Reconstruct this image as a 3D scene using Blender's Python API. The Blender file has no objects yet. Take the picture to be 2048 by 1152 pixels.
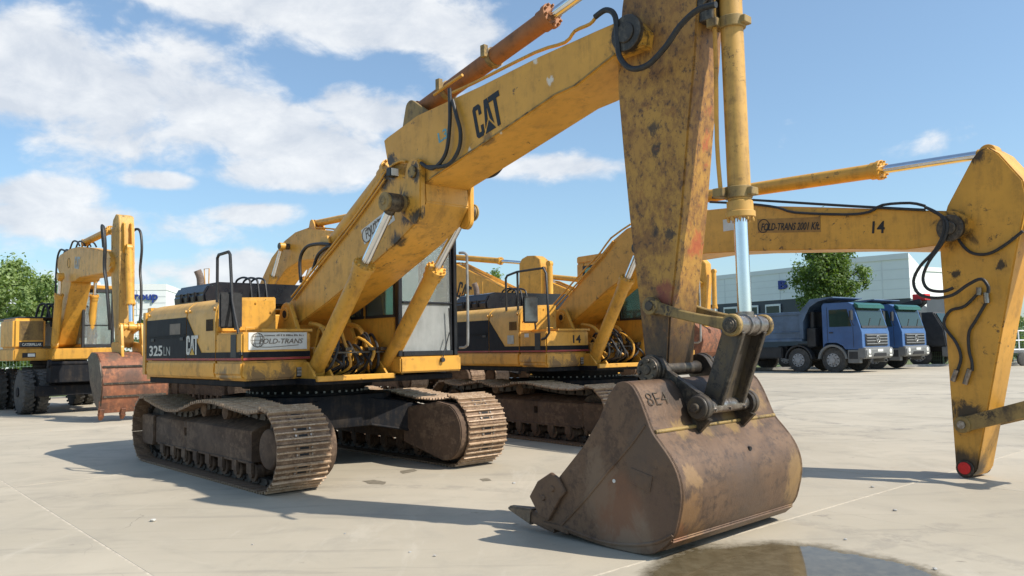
import bpy, bmesh, math, random
from mathutils import Vector, Matrix
random.seed(7)
PI = math.pi
S = bpy.context.scene
COL = S.collection

# ---------------------------------------------------------------- camera
F_PX, PITCH, CAM_H, ROLL = 1620.0, 0.0705, 1.48, -0.019
CAM = Vector((0, 0, CAM_H))
_r, _f, _u = Vector((1, 0, 0)), Vector((0, math.cos(PITCH), math.sin(PITCH))), Vector((0, -math.sin(PITCH), math.cos(PITCH)))
cr, sr = math.cos(ROLL), math.sin(ROLL)
R_, U_ = _r * cr + _u * sr, _u * cr - _r * sr
cd = bpy.data.cameras.new('camera')
cam = bpy.data.objects.new('camera', cd)
COL.objects.link(cam)
M = Matrix((R_, U_, -_f)).transposed().to_4x4()
M.translation = CAM
cam.matrix_world = M
cd.sensor_width = 36
cd.lens = F_PX / 2048 * 36
cd.clip_end = 3000
cd.clip_start = 0.05
S.camera = cam

# ---------------------------------------------------------------- light
SUN_EL, SUN_DIR = math.radians(46.5), Vector((0.927, -0.375))       # direction towards the sun
sd = bpy.data.lights.new('sun', 'SUN')
sd.energy, sd.angle, sd.color = 5.0, math.radians(0.53), (1, .94, .84)
sun = bpy.data.objects.new('sun', sd)
COL.objects.link(sun)
tos = Vector((SUN_DIR.x * math.cos(SUN_EL), SUN_DIR.y * math.cos(SUN_EL), math.sin(SUN_EL)))
sun.rotation_euler = tos.to_track_quat('Z', 'Y').to_euler()
sun.location = (20, -10, 30)

W = bpy.data.worlds.new('World')
S.world = W
W.use_nodes = True
SKY_STRENGTH = 0.115
S.cycles.max_bounces, S.cycles.diffuse_bounces, S.cycles.glossy_bounces, S.cycles.transmission_bounces, S.cycles.transparent_max_bounces = 7, 3, 3, 6, 6
S.view_settings.view_transform = 'Standard'
S.view_settings.look = 'None'
S.view_settings.exposure = 0.20
S.view_settings.gamma = 1
S.view_settings.use_curve_mapping = False


def ray(px, py):
    u, v = px - 1024, py - 576
    return (_f + R_ * (u / F_PX) - U_ * (v / F_PX))


def world_sky():
    nt = W.node_tree
    N, Lk = nt.nodes, nt.links
    N.clear()
    out = N.new('ShaderNodeOutputWorld')
    bg = N.new('ShaderNodeBackground')
    bg.inputs['Strength'].default_value = SKY_STRENGTH
    sky = N.new('ShaderNodeTexSky')
    sky.sky_type = 'NISHITA'
    sky.sun_disc = False
    sky.sun_elevation = SUN_EL
    sky.sun_rotation = math.atan2(SUN_DIR.x, SUN_DIR.y)
    sky.air_density, sky.dust_density, sky.ozone_density = 1.0, 1.2, 2.0
    tc = N.new('ShaderNodeTexCoord')

    def math_(op, a, b=None, c=None):
        n = N.new('ShaderNodeMath')
        n.operation = op
        for i, x in enumerate((a, b, c)):
            if x is None:
                continue
            if isinstance(x, (int, float)):
                n.inputs[i].default_value = x
            else:
                Lk.new(x, n.inputs[i])
        return n.outputs[0]

    def dot(v):
        n = N.new('ShaderNodeVectorMath')
        n.operation = 'DOT_PRODUCT'
        Lk.new(tc.outputs['Generated'], n.inputs[0])
        n.inputs[1].default_value = v
        return n.outputs['Value']
    # cloud banks: each one an ellipse on the sky dome
    tot = None
    for px, py, sx, sy, tilt, w in [(140, 150, 330, 120, .12, 1.0), (430, 235, 300, 80, .2, .95), (640, 300, 230, 75, .1, .8), (620, 10, 420, 75, .12, .95),
                                    (750, 220, 130, 55, .1, .85), (790, 330, 120, 50, 0, .8), (510, 425, 95, 24, -.05, .9), (320, 362, 75, 20, 0, .8), (60, 385, 130, 34, 0, .7),
                                    (170, 445, 260, 45, 0, .68), (560, 345, 160, 40, 0, .8), (1130, 335, 170, 34, .05, .75), (420, 545, 330, 45, 0, .62),
                                    (2010, 300, 120, 60, .3, .35), (60, 480, 200, 60, 0, .4), (900, 180, 120, 40, 0, .25)]:
        d = ray(px, py).normalized()
        right = Vector((d.y, -d.x, 0)).normalized()
        up = right.cross(d)
        a, b = dot(right * math.cos(tilt) - up * math.sin(tilt)), dot(up * math.cos(tilt) + right * math.sin(tilt))
        k = 1 / F_PX
        e = math_('ADD', math_('POWER', math_('ABSOLUTE', math_('DIVIDE', a, sx * k)), 2), math_('POWER', math_('ABSOLUTE', math_('DIVIDE', b, sy * k)), 2))
        g = math_('MULTIPLY', math_('EXPONENT', math_('MULTIPLY', e, -.8)), w)
        front = math_('GREATER_THAN', dot(d), 0)
        g = math_('MULTIPLY', g, front)
        tot = g if tot is None else math_('MAXIMUM', tot, g)
    # the same broken cumulus over the rest of the dome
    sep = N.new('ShaderNodeSeparateXYZ')
    Lk.new(tc.outputs['Generated'], sep.inputs[0])
    cmb = N.new('ShaderNodeCombineXYZ')
    Lk.new(sep.outputs['X'], cmb.inputs[0])
    Lk.new(sep.outputs['Y'], cmb.inputs[1])
    Lk.new(math_('MULTIPLY', sep.outputs['Z'], 1.7), cmb.inputs[2])

    def noise(sc, det, rough, off=0):
        n = N.new('ShaderNodeTexNoise')
        n.inputs['Scale'].default_value, n.inputs['Detail'].default_value, n.inputs['Roughness'].default_value = sc, det, rough
        mp = N.new('ShaderNodeMapping')
        mp.inputs['Location'].default_value = (off, off * .7, 0)
        Lk.new(cmb.outputs[0], mp.inputs[0])
        Lk.new(mp.outputs[0], n.inputs['Vector'])
        n.inputs['Distortion'].default_value = .25
        return n.outputs['Fac']
    n1, n2, n3 = noise(5.5, 9, .56, 3.1), noise(15, 9, .6, 9.3), noise(2.2, 3, .5, 5.7)
    dens = math_('ADD', math_('MULTIPLY', tot, .74), math_('MULTIPLY', math_('SUBTRACT', n1, .5), 1.25))
    dens = math_('ADD', dens, math_('MULTIPLY', math_('SUBTRACT', n2, .5), .55))
    dens = math_('ADD', dens, math_('MULTIPLY', math_('SUBTRACT', n3, .55), .5))
    mr = N.new('ShaderNodeMapRange')
    mr.interpolation_type = 'SMOOTHSTEP'
    Lk.new(dens, mr.inputs[0])
    mr.inputs[1].default_value, mr.inputs[2].default_value = .20, .46
    fac = math_('MULTIPLY', mr.outputs[0], .93)
    # thick cloud cores a little greyer
    cc = N.new('ShaderNodeMixRGB')
    mr2 = N.new('ShaderNodeMapRange')
    Lk.new(n2, mr2.inputs[0])
    mr2.inputs[1].default_value, mr2.inputs[2].default_value = .35, .7
    Lk.new(mr2.outputs[0], cc.inputs[0])
    cc.inputs[1].default_value = (5.2, 5.6, 6.2, 1)
    cc.inputs[2].default_value = (7.3, 7.45, 7.6, 1)
    # pale veil towards the horizon
    tint = N.new('ShaderNodeMixRGB')
    tint.blend_type = 'MULTIPLY'
    tint.inputs[0].default_value = 1
    Lk.new(sky.outputs[0], tint.inputs[1])
    tint.inputs[2].default_value = (1.10, 1.30, 1.36, 1)
    veil = N.new('ShaderNodeMixRGB')
    veil.inputs[0].default_value = .16
    Lk.new(tint.outputs[0], veil.inputs[1])
    veil.inputs[2].default_value = (4.4, 5.5, 6.6, 1)
    mx = N.new('ShaderNodeMixRGB')
    Lk.new(fac, mx.inputs[0])
    Lk.new(veil.outputs[0], mx.inputs[1])
    Lk.new(cc.outputs[0], mx.inputs[2])
    Lk.new(mx.outputs[0], bg.inputs['Color'])
    Lk.new(bg.outputs[0], out.inputs['Surface'])


world_sky()


# ---------------------------------------------------------------- frames: pixel -> point on a known plane
class Frame:
    def __init__(s, o, yaw):
        s.o = Vector((o[0], o[1], 0))
        s.yaw = yaw
        s.X = Vector((math.cos(yaw), math.sin(yaw), 0))
        s.Y = Vector((-math.sin(yaw), math.cos(yaw), 0))

    def L(s, P):
        d = P - s.o
        return Vector((d.dot(s.X), d.dot(s.Y), d.z))

    def y(s, px, py, y):
        d = ray(px, py)
        t = ((s.o - CAM).dot(s.Y) + y) / d.dot(s.Y)
        return s.L(CAM + d * t)

    def x(s, px, py, x):
        d = ray(px, py)
        t = ((s.o - CAM).dot(s.X) + x) / d.dot(s.X)
        return s.L(CAM + d * t)

    def prof(s, pts, y):
        return [(p.x, p.z) for p in (s.y(a, b, y) for a, b in pts)]


def gnd(px, py, z=0):
    d = ray(px, py)
    return CAM + d * ((z - CAM_H) / d.z)


# ---------------------------------------------------------------- materials
class Mat:
    def __init__(s, name):
        s.m = bpy.data.materials.new(name)
        s.m.use_nodes = True
        s.N, s.Lk = s.m.node_tree.nodes, s.m.node_tree.links
        s.b = s.N['Principled BSDF']
        s.tc = s.N.new('ShaderNodeTexCoord')
        s.coord = s.tc.outputs['Object']

    def use_world(s):
        g = s.N.new('ShaderNodeNewGeometry')
        s.coord = g.outputs['Position']
        return s

    def set(s, **k):
        for a, v in k.items():
            s.b.inputs[a.replace('_', ' ')].default_value = v
        return s

    def mapped(s, scale=(1, 1, 1), rot=(0, 0, 0), loc=(0, 0, 0)):
        mp = s.N.new('ShaderNodeMapping')
        mp.inputs['Scale'].default_value, mp.inputs['Rotation'].default_value, mp.inputs['Location'].default_value = scale, rot, loc
        s.Lk.new(s.coord, mp.inputs[0])
        return mp.outputs[0]

    def noise(s, scale, det=6, rough=.6, vec=None, dist=0):
        n = s.N.new('ShaderNodeTexNoise')
        n.inputs['Scale'].default_value, n.inputs['Detail'].default_value, n.inputs['Roughness'].default_value = scale, det, rough
        n.inputs['Distortion'].default_value = dist
        s.Lk.new(vec or s.coord, n.inputs['Vector'])
        return n.outputs['Fac']

    def ramp(s, x, a, b, smooth=True):
        n = s.N.new('ShaderNodeMapRange')
        if smooth:
            n.interpolation_type = 'SMOOTHSTEP'
        s.Lk.new(x, n.inputs[0])
        n.inputs[1].default_value, n.inputs[2].default_value = a, b
        return n.outputs[0]

    def math(s, op, a, b=0.):
        n = s.N.new('ShaderNodeMath')
        n.operation = op
        n.use_clamp = op in ('ADD', 'MAXIMUM') and False
        for i, x in enumerate((a, b)):
            if isinstance(x, (int, float)):
                n.inputs[i].default_value = x
            else:
                s.Lk.new(x, n.inputs[i])
        return n.outputs[0]

    def mix(s, fac, a, b, mode='MIX'):
        n = s.N.new('ShaderNodeMixRGB')
        n.blend_type = mode
        for i, x in enumerate((fac, a, b)):
            if isinstance(x, (int, float)):
                n.inputs[i].default_value = x
            elif isinstance(x, tuple):
                n.inputs[i].default_value = (*x, 1)
            else:
                s.Lk.new(x, n.inputs[i])
        return n.outputs[0]

    def col(s, c):
        s.Lk.new(c, s.b.inputs['Base Color'])
        return s

    def rough(s, c):
        s.Lk.new(c, s.b.inputs['Roughness'])
        return s

    def bump(s, h, strength=.3, dist=.01):
        n = s.N.new('ShaderNodeBump')
        n.inputs['Strength'].default_value, n.inputs['Distance'].default_value = strength, dist
        s.Lk.new(h, n.inputs['Height'])
        s.Lk.new(n.outputs[0], s.b.inputs['Normal'])
        return s

    def spot(s, p, r):
        """noisy stain round a point of the object"""
        v = s.N.new('ShaderNodeVectorMath')
        v.operation = 'DISTANCE'
        s.Lk.new(s.coord, v.inputs[0])
        v.inputs[1].default_value = p
        n = s.noise(1, 8, .72, s.mapped((1.1 / r, 1.1 / r, .75 / r)), .6)
        d = s.math('ADD', v.outputs['Value'], s.math('MULTIPLY', s.math('SUBTRACT', n, .5), r * 3.2 if r < .3 else r * 1.3))
        return s.math('SUBTRACT', 1., s.ramp(d, r * .4, r * .95))


def paint(name, base, grime=(.13, .068, .022), chips=(.045, .028, .02), dirt=.48, wear=.605, rough=.42, spots=(), fade=1.25, scr=.55, spec=.5):
    m = Mat(name)
    big = m.noise(1.1, 5, .6)
    c = m.mix(m.ramp(big, .35, .7), base, tuple(min(1, x * fade) for x in base))
    streak = m.noise(1, 6, .7, m.mapped((9, 9, 1.1)))
    fine = m.noise(6, 7, .72)
    d = m.math('MULTIPLY', m.ramp(m.math('MULTIPLY', m.math('ADD', streak, fine), .5), .46, .66), dirt)
    c = m.mix(d, c, grime)
    # thin scratches and chipped spots
    ch = m.noise(11, 8, .78, dist=.4)
    clus = m.ramp(m.noise(1.9, 4, .6, m.mapped((1, 1, 1), (0, 0, 0), (5, 9, 2))), .46, .60)
    c = m.mix(m.math('MULTIPLY', m.math('MULTIPLY', m.ramp(ch, wear - .03, wear + .03), clus), .9), c, chips)
    vz = m.noise(1, 5, .75, m.mapped((70, 70, 6), (.4, .5, .2)))
    c = m.mix(m.math('MULTIPLY', m.ramp(vz, .70, .76), scr), c, tuple(min(1, x * 1.8) for x in chips))
    for sp in spots:
        c = m.mix(m.math('MULTIPLY', m.spot(sp[0], sp[1]), .93 if len(sp) < 3 else .75), c, (.02, .017, .014) if len(sp) < 3 else sp[2])
    m.col(c)
    m.rough(m.math('ADD', m.math('MULTIPLY', fine, .3), rough - .12))
    m.set(Specular_IOR_Level=spec)
    m.bump(m.math('ADD', ch, m.math('MULTIPLY', m.noise(2.2, 3, .5), 1.5)), .12, .012)
    return m.m


def metal(name, c1, c2, c3, rough=.5, met=.55, sc=5, bump=.3, streak=(8, 8, 1.5), spots=(), scr=None):
    m = Mat(name)
    n1, n2 = m.noise(sc, 8, .7, dist=.3), m.noise(1, 6, .7, m.mapped(streak))
    n3 = m.noise(sc * 5, 6, .7)
    c = m.mix(m.ramp(n1, .36, .64), c1, c2)
    c = m.mix(m.ramp(m.math('MULTIPLY', m.math('ADD', n2, n3), .5), .47, .62), c, c3)
    for p, r, k in spots:
        c = m.mix(m.math('MULTIPLY', m.spot(p, r), .66), c, k)
    if scr:
        for rot in ((.3, .5, .2), (1.1, -.4, .9)):
            v = m.noise(1, 6, .8, m.mapped((60, 60, 3.5), rot), .3)
            c = m.mix(m.math('MULTIPLY', m.ramp(v, .69, .76), .7), c, scr)
        v = m.noise(16, 10, .8)
        c = m.mix(m.math('MULTIPLY', m.ramp(v, .64, .70), .6), c, tuple(x * .6 for x in c1))
    m.col(c)
    m.set(Metallic=met)
    m.rough(m.math('ADD', m.math('MULTIPLY', n1, .35), rough - .17))
    m.bump(m.math('ADD', n1, m.math('MULTIPLY', n3, .6)), bump, .008)
    return m.m


def plain(name, c, rough=.5, met=0., var=.25, sc=7, bump=0.):
    m = Mat(name)
    n = m.noise(sc, 6, .65)
    m.col(m.mix(m.ramp(n, .3, .7), tuple(x * (1 - var) for x in c), tuple(min(1, x * (1 + var)) for x in c)))
    m.set(Metallic=met)
    m.rough(m.math('ADD', m.math('MULTIPLY', n, .2), rough - .1))
    if bump:
        m.bump(m.noise(sc * 6, 6, .65), bump, .01)
    return m.m


def glass(name, tint, alpha_dirt=.25, rough=.03):
    m = Mat(name)
    m.set(Base_Color=(*tint, 1), Roughness=rough, IOR=1.2, Transmission_Weight=1.0)
    d = m.N.new('ShaderNodeBsdfDiffuse')
    d.inputs[0].default_value = (.33, .34, .33, 1)
    mx = m.N.new('ShaderNodeMixShader')
    v = m.math('MULTIPLY', m.math('ADD', m.noise(1, 6, .7, m.mapped((10, 10, 2))), m.math('MULTIPLY', m.noise(2.2, 5, .6), 2.)), 1 / 3)
    n = m.math('MULTIPLY', m.math('ADD', m.math('MULTIPLY', m.ramp(v, .3, .7), .45), .72), alpha_dirt)
    m.Lk.new(n, mx.inputs[0])
    m.Lk.new(m.b.outputs[0], mx.inputs[1])
    m.Lk.new(d.outputs[0], mx.inputs[2])
    m.Lk.new(mx.outputs[0], m.N['Material Output'].inputs['Surface'])
    return m.m


def decal(name, c, cut=.57):
    m = Mat(name)
    m.set(Base_Color=(*c, 1), Roughness=.55)
    tr = m.N.new('ShaderNodeBsdfTransparent')
    mx = m.N.new('ShaderNodeMixShader')
    n = m.noise(14, 8, .75)
    m.Lk.new(m.math('MULTIPLY', m.ramp(n, cut, cut + .04), .85), mx.inputs[0])
    m.Lk.new(m.b.outputs[0], mx.inputs[1])
    m.Lk.new(tr.outputs[0], mx.inputs[2])
    m.Lk.new(mx.outputs[0], m.N['Material Output'].inputs['Surface'])
    return m.m


YB = (.60, .300, .040)
MT = {}
MT['yellow'] = paint('weathered yellow paint', YB)
MT['yellow_pale'] = paint('faded yellow paint', (.58, .315, .060), dirt=.34, wear=.63)
MT['yellow_worn'] = paint('rubbed yellow stick paint', (.52, .295, .07), (.2, .11, .04), (.06, .035, .02), .8, .575, .55, scr=.8)
MT['rust_barrel'] = paint('orange brown primer', (.27, .105, .032), (.12, .06, .028), dirt=.8, wear=.60, rough=.6)
MT['black'] = paint('black hood paint', (.009, .010, .014), (.05, .045, .04), (.12, .11, .1), .18, .70, .27, fade=1.4)
MT['navy'] = paint('dark blue black panel', (.010, .011, .015), (.05, .045, .04), (.12, .11, .1), .30, .68, .5, fade=1.5, spec=.12)
MT['red_line'] = plain('red stripe', (.30, .035, .035), .5)
MT['under'] = paint('grimy black undercarriage paint', (.011, .012, .015), (.065, .05, .037), (.10, .075, .055), .6, .64, .7, spec=.15)
MT['track'] = metal('rusty track steel', (.20, .118, .066), (.112, .064, .037), (.30, .198, .118), .65, .08, 9, .6, (12, 12, 12))
MT['grouser'] = metal('worn grouser bar', (.40, .27, .165), (.28, .18, .105), (.52, .39, .27), .5, .15, 9, .4, (3, 9, 9))
MT['chain'] = metal('dark oily chain', (.05, .040, .032), (.028, .023, .02), (.10, .08, .06), .6, .3, 8, .5)
MT['frame'] = metal('dusty brown track frame', (.118, .071, .042), (.072, .044, .028), (.175, .112, .068), .85, .0, 3, .35, (2, 6, 6))
MT['bucket'] = metal('worn bucket steel', (.165, .105, .068), (.22, .150, .095), (.115, .074, .052), .55, .30, 1.6, .35, (2.5, 2.5, 5))
MT['bucket_rust'] = metal('orange rusted bucket steel', (.24, .085, .040), (.10, .050, .032), (.31, .12, .055), .7, .05, 2.6, .5, (9, 9, 1.2), (((5.85, -.1, .9), .35, (.06, .04, .03)), ((5.8, .35, 1.2), .25, (.07, .045, .033)), ((5.6, -.4, 1.4), .25, (.10, .07, .05)), ((5.86, .2, .6), .2, (.05, .035, .028))))
MT['tooth'] = metal('worn tooth steel', (.10, .080, .062), (.16, .12, .085), (.22, .17, .12), .5, .4, 6, .4)
MT['steel'] = metal('greasy dark steel', (.075, .062, .050), (.045, .038, .032), (.15, .12, .085), .42, .55, 5, .3)
MT['bright_steel'] = metal('polished pin steel', (.30, .27, .24), (.16, .13, .11), (.42, .39, .36), .32, .85, 7, .15)
MT['link'] = paint('link with worn yellow paint', (.28, .185, .06), (.07, .047, .028), (.03, .022, .017), 1.0, .52, .55)
MT['link_dark'] = paint('greasy link with paint rests', (.058, .045, .033), (.15, .10, .035), (.026, .021, .018), .55, .56, .45)
MT['chrome'] = plain('chrome rod', (.72, .74, .77), .16, 1., .06)
MT['hose'] = plain('black rubber hose', (.02, .02, .021), .5, 0, .4, 20, .3)
MT['rubber'] = plain('dusty tyre rubber', (.062, .059, .054), .85, 0, .35, 9, .4)
MT['dark'] = plain('dark opening', (.008, .008, .009), .8)
MT['white_sign'] = plain('white sign board', (.62, .61, .57), .5, 0, .12, 4)
MT['sign_ink'] = plain('brown grey lettering', (.16, .13, .10), .6)
MT['ink'] = decal('black lettering', (.012, .012, .014), .62)
MT['white_ink'] = decal('white lettering', (.58, .57, .52), .58)
MT['gold_ink'] = plain('yellow triangle', (.55, .33, .04), .5)
MT['blue_ink'] = plain('pale blue numeral', (.14, .36, .42), .6)
MT['red'] = plain('red plastic cap', (.55, .012, .012), .4)
MT['lamp'] = plain('lamp lens', (.75, .74, .68), .2, 0, .1)
MT['glass'] = glass('dusty cab glass', (.80, .90, .88), .40)
MT['glass_dusty'] = glass('scratched lower pane', (.75, .8, .8), .80)
MT['glass_green'] = glass('green cab glass', (.42, .60, .52), .22)
MT['glass_dark'] = glass('dark side glass', (.20, .25, .24), .10)
MT['truck_glass2'] = plain('dull mirror glass', (.10, .11, .12), .15, .6)
MT['seat'] = plain('dark seat cloth', (.03, .03, .032), .9)
MT['cast'] = plain('grey aluminium', (.35, .35, .34), .45, .6)
MT['brown_pipe'] = metal('rusted pipe', (.20, .15, .12), (.14, .10, .08), (.26, .20, .16), .8, .1, 9, .3)
MT['white_wall'] = plain('white sheet cladding', (.80, .80, .78), .5, .0, .03, .4)
MT['grey_wall'] = plain('light grey sheet cladding', (.84, .85, .83), .5, .0, .03, .4)
MT['seam'] = plain('cladding seam', (.72, .73, .72), .6, 0, .05, 1)
MT['dark_wall'] = plain('dark grey plinth cladding', (.055, .062, .075), .5, .0, .1, .4)
MT['blue_sign'] = plain('blue sign letters', (.02, .045, .24), .5)
MT['truck_blue'] = plain('blue truck paint', (.045, .105, .25), .32, 0, .12, 1.2)
MT['truck_top'] = plain('faded blue tipper paint', (.075, .118, .185), .55, 0, .25, 1.5, .1)
MT['truck_grey'] = plain('grey bumper plastic', (.15, .153, .15), .55, 0, .15, 3)
MT['truck_dark'] = plain('dark chassis', (.022, .023, .025), .6, 0, .3, 4)
MT['visor'] = glass('green sun visor', (.03, .30, .20), .25)
MT['rim'] = plain('grey wheel rim', (.32, .32, .32), .5, .1)
MT['fence'] = plain('green grey fence wire', (.16, .25, .18), .5, .3)
MT['red_panel'] = plain('red brown hoarding', (.27, .085, .062), .7, 0, .3, 3)
MT['kerb'] = plain('grey kerb', (.34, .33, .31), .8, 0, .2, 5)


# ---------------------------------------------------------------- mesh helpers
class MB:
    def __init__(s):
        s.v, s.f, s.mi = [], [], []
        s.cur = 0

    def add(s, vs, fs):
        o = len(s.v)
        s.v += [tuple(v) for v in vs]
        s.f += [tuple(i + o for i in f) for f in fs]
        s.mi += [s.cur] * len(fs)
        return s

    def box(s, x0, x1, y0, y1, z0, z1):
        vs = [(x, y, z) for x in (x0, x1) for y in (y0, y1) for z in (z0, z1)]
        return s.add(vs, [(0, 1, 3, 2), (4, 6, 7, 5), (0, 4, 5, 1), (2, 3, 7, 6), (0, 2, 6, 4), (1, 5, 7, 3)])

    def prism(s, prof, y0, y1, inset=0):
        """xz outline swept along y"""
        n = len(prof)
        a = sum(prof[i][0] * prof[(i + 1) % n][1] - prof[(i + 1) % n][0] * prof[i][1] for i in range(n))
        if a < 0:
            prof = prof[::-1]
        vs = [(x, y0, z) for x, z in prof] + [(x, y1, z) for x, z in prof]
        fs = [tuple(range(n)), tuple(range(2 * n - 1, n - 1, -1))]
        fs += [(i, i + n, (i + 1) % n + n, (i + 1) % n) for i in range(n)]
        return s.add(vs, fs)

    def plan(s, prof, z0, z1):
        """xy outline swept along z"""
        n = len(prof)
        a = sum(prof[i][0] * prof[(i + 1) % n][1] - prof[(i + 1) % n][0] * prof[i][1] for i in range(n))
        if a < 0:
            prof = prof[::-1]
        vs = [(x, y, z0) for x, y in prof] + [(x, y, z1) for x, y in prof]
        return s.add(vs, [tuple(range(n - 1, -1, -1)), tuple(range(n, 2 * n))] + [(i, (i + 1) % n, (i + 1) % n + n, i + n) for i in range(n)])

    def cross(s, prof, x0, x1):
        """yz outline swept along x"""
        n = len(prof)
        a = sum(prof[i][0] * prof[(i + 1) % n][1] - prof[(i + 1) % n][0] * prof[i][1] for i in range(n))
        if a < 0:
            prof = prof[::-1]
        vs = [(x0, y, z) for y, z in prof] + [(x1, y, z) for y, z in prof]
        return s.add(vs, [tuple(range(n - 1, -1, -1)), tuple(range(n, 2 * n))] + [(i, (i + 1) % n, (i + 1) % n + n, i + n) for i in range(n)])

    def cyl(s, p0, p1, r, seg=20, r1=None, cap=True):
        p0, p1 = Vector(p0), Vector(p1)
        d = (p1 - p0).normalized()
        a = d.orthogonal().normalized()
        b = d.cross(a)
        r1 = r if r1 is None else r1
        vs = []
        for p, q in ((p0, r), (p1, r1)):
            vs += [p + (a * math.cos(2 * PI * i / seg) + b * math.sin(2 * PI * i / seg)) * q for i in range(seg)]
        fs = [(i, (i + 1) % seg, (i + 1) % seg + seg, i + seg) for i in range(seg)]
        if cap:
            fs += [tuple(range(seg - 1, -1, -1)), tuple(range(seg, 2 * seg))]
        return s.add(vs, fs)

    def stack(s, p0, d, rings, seg=20):
        """turned shape: rings = [(distance along d, radius)]"""
        p0, d = Vector(p0), Vector(d).normalized()
        for (t0, r0), (t1, r1) in zip(rings, rings[1:]):
            if abs(t1 - t0) < 1e-6:
                continue
            s.cyl(p0 + d * t0, p0 + d * t1, r0, seg, r1)
        return s

    def tube(s, pts, r, seg=8, smooth=4, closed=False):
        P = [Vector(p) for p in pts]
        if smooth > 1 and len(P) > 2:
            Q = []
            for i in range(len(P) - 1):
                a, b, c, d = P[max(i - 1, 0)], P[i], P[i + 1], P[min(i + 2, len(P) - 1)]
                for k in range(smooth):
                    t = k / smooth
                    Q.append(.5 * ((2 * b) + (c - a) * t + (2 * a - 5 * b + 4 * c - d) * t * t + (3 * b - a - 3 * c + d) * t ** 3))
            P = Q + [P[-1]]
        n = len(P)
        vs = []
        a = None
        for i, p in enumerate(P):
            d = (P[min(i + 1, n - 1)] - P[max(i - 1, 0)]).normalized()
            if a is None:
                a = d.orthogonal().normalized()
            a = (a - d * a.dot(d)).normalized()
            b = d.cross(a)
            vs += [p + (a * math.cos(2 * PI * k / seg) + b * math.sin(2 * PI * k / seg)) * r for k in range(seg)]
        fs = [(i * seg + k, i * seg + (k + 1) % seg, (i + 1) * seg + (k + 1) % seg, (i + 1) * seg + k) for i in range(n - 1) for k in range(seg)]
        fs += [tuple(range(seg - 1, -1, -1)), tuple(range((n - 1) * seg, n * seg))]
        return s.add(vs, fs)

    def build(s, name, mat, parent=None, bevel=0, seg=1, loc=None, rotz=None, angle=35):
        me = bpy.data.meshes.new(name)
        me.from_pydata(s.v, [], s.f)
        mats = mat if isinstance(mat, (list, tuple)) else [mat]
        for m in mats:
            me.materials.append(MT[m] if isinstance(m, str) else m)
        if len(mats) > 1:
            me.polygons.foreach_set('material_index', s.mi)
        bm = bmesh.new()
        bm.from_mesh(me)
        bmesh.ops.recalc_face_normals(bm, faces=bm.faces)
        if bevel:
            es = [e for e in bm.edges if e.is_manifold and e.calc_face_angle(0) > math.radians(25)]
            bmesh.ops.bevel(bm, geom=es, offset=bevel, segments=seg, affect='EDGES', clamp_overlap=True)
        ca = math.radians(angle)
        for e in bm.edges:
            e.smooth = e.is_manifold and e.calc_face_angle(0) < ca
        for f in bm.faces:
            f.smooth = True
        bm.to_mesh(me)
        bm.free()
        o = bpy.data.objects.new(name, me)
        COL.objects.link(o)
        if parent:
            o.parent = parent
        if loc:
            o.location = loc
        if rotz:
            o.rotation_euler[2] = rotz
        return o


def empty(name, loc, yaw=0):
    o = bpy.data.objects.new(name, None)
    COL.objects.link(o)
    o.location = (loc[0], loc[1], loc[2] if len(loc) > 2 else 0)
    o.rotation_euler[2] = yaw
    return o


def tag(o, label=None, cat=None, group=None, kind=None):
    for k, v in (('label', label), ('category', cat), ('group', group), ('kind', kind)):
        if v:
            o[k] = v
    return o


def copy_tree(o, parent=None):
    c = o.copy()
    COL.objects.link(c)
    if parent:
        c.parent = parent
    for ch in list(o.children):
        copy_tree(ch, c)
    return c


def axes(o, right, up):
    r = Vector(right).normalized()
    u = Vector(up)
    u = (u - r * u.dot(r)).normalized()
    m = Matrix((r, u, r.cross(u))).transposed().to_4x4()
    m.translation = Vector(o)
    return m


def place_mesh(me, name, parent, mtx):
    o = bpy.data.objects.new(name, me)
    COL.objects.link(o)
    o.parent = parent
    o.matrix_local = mtx
    return o


def text(s, size, mat, parent, mtx, width=None, bold=0., shear=0., name='lettering', ext=.0015, spacing=1.):
    cu = bpy.data.curves.new('t', 'FONT')
    cu.body, cu.size, cu.extrude, cu.offset, cu.shear = s, size, ext, bold, shear
    cu.space_character = spacing
    cu.resolution_u = 3
    to = bpy.data.objects.new('t', cu)
    COL.objects.link(to)
    bpy.context.view_layer.update()
    me = bpy.data.meshes.new_from_object(to.evaluated_get(bpy.context.evaluated_depsgraph_get()))
    bpy.data.objects.remove(to)
    me.name = name
    me.materials.clear()
    me.materials.append(MT[mat])
    if width:
        xs = [v.co.x for v in me.vertices]
        k = width / (max(xs) - min(xs))
        x0 = min(xs)
        for v in me.vertices:
            v.co.x = (v.co.x - x0) * k
    return place_mesh(me, name, parent, mtx)


CAT_C = [(.06, 0), (.24, 0), (.30, .07), (.30, .27), (.20, .27), (.20, .12), (.11, .12), (.11, .68), (.20, .68), (.20, .53), (.30, .53), (.30, .73), (.24, .8), (.06, .8), (0, .73), (0, .07)]
CAT_A = [(.345, .12), (.44, .8), (.575, .8), (.668, .12), (.545, .30), (.508, .62), (.47, .31)]
CAT_T = [(.60, .66), (.60, .8), (1, .8), (1, .66), (.875, .66), (.875, 0), (.765, 0), (.765, .66)]
CAT_TRI = [(.315, 0), (.70, 0), (.505, .27)]


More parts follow.
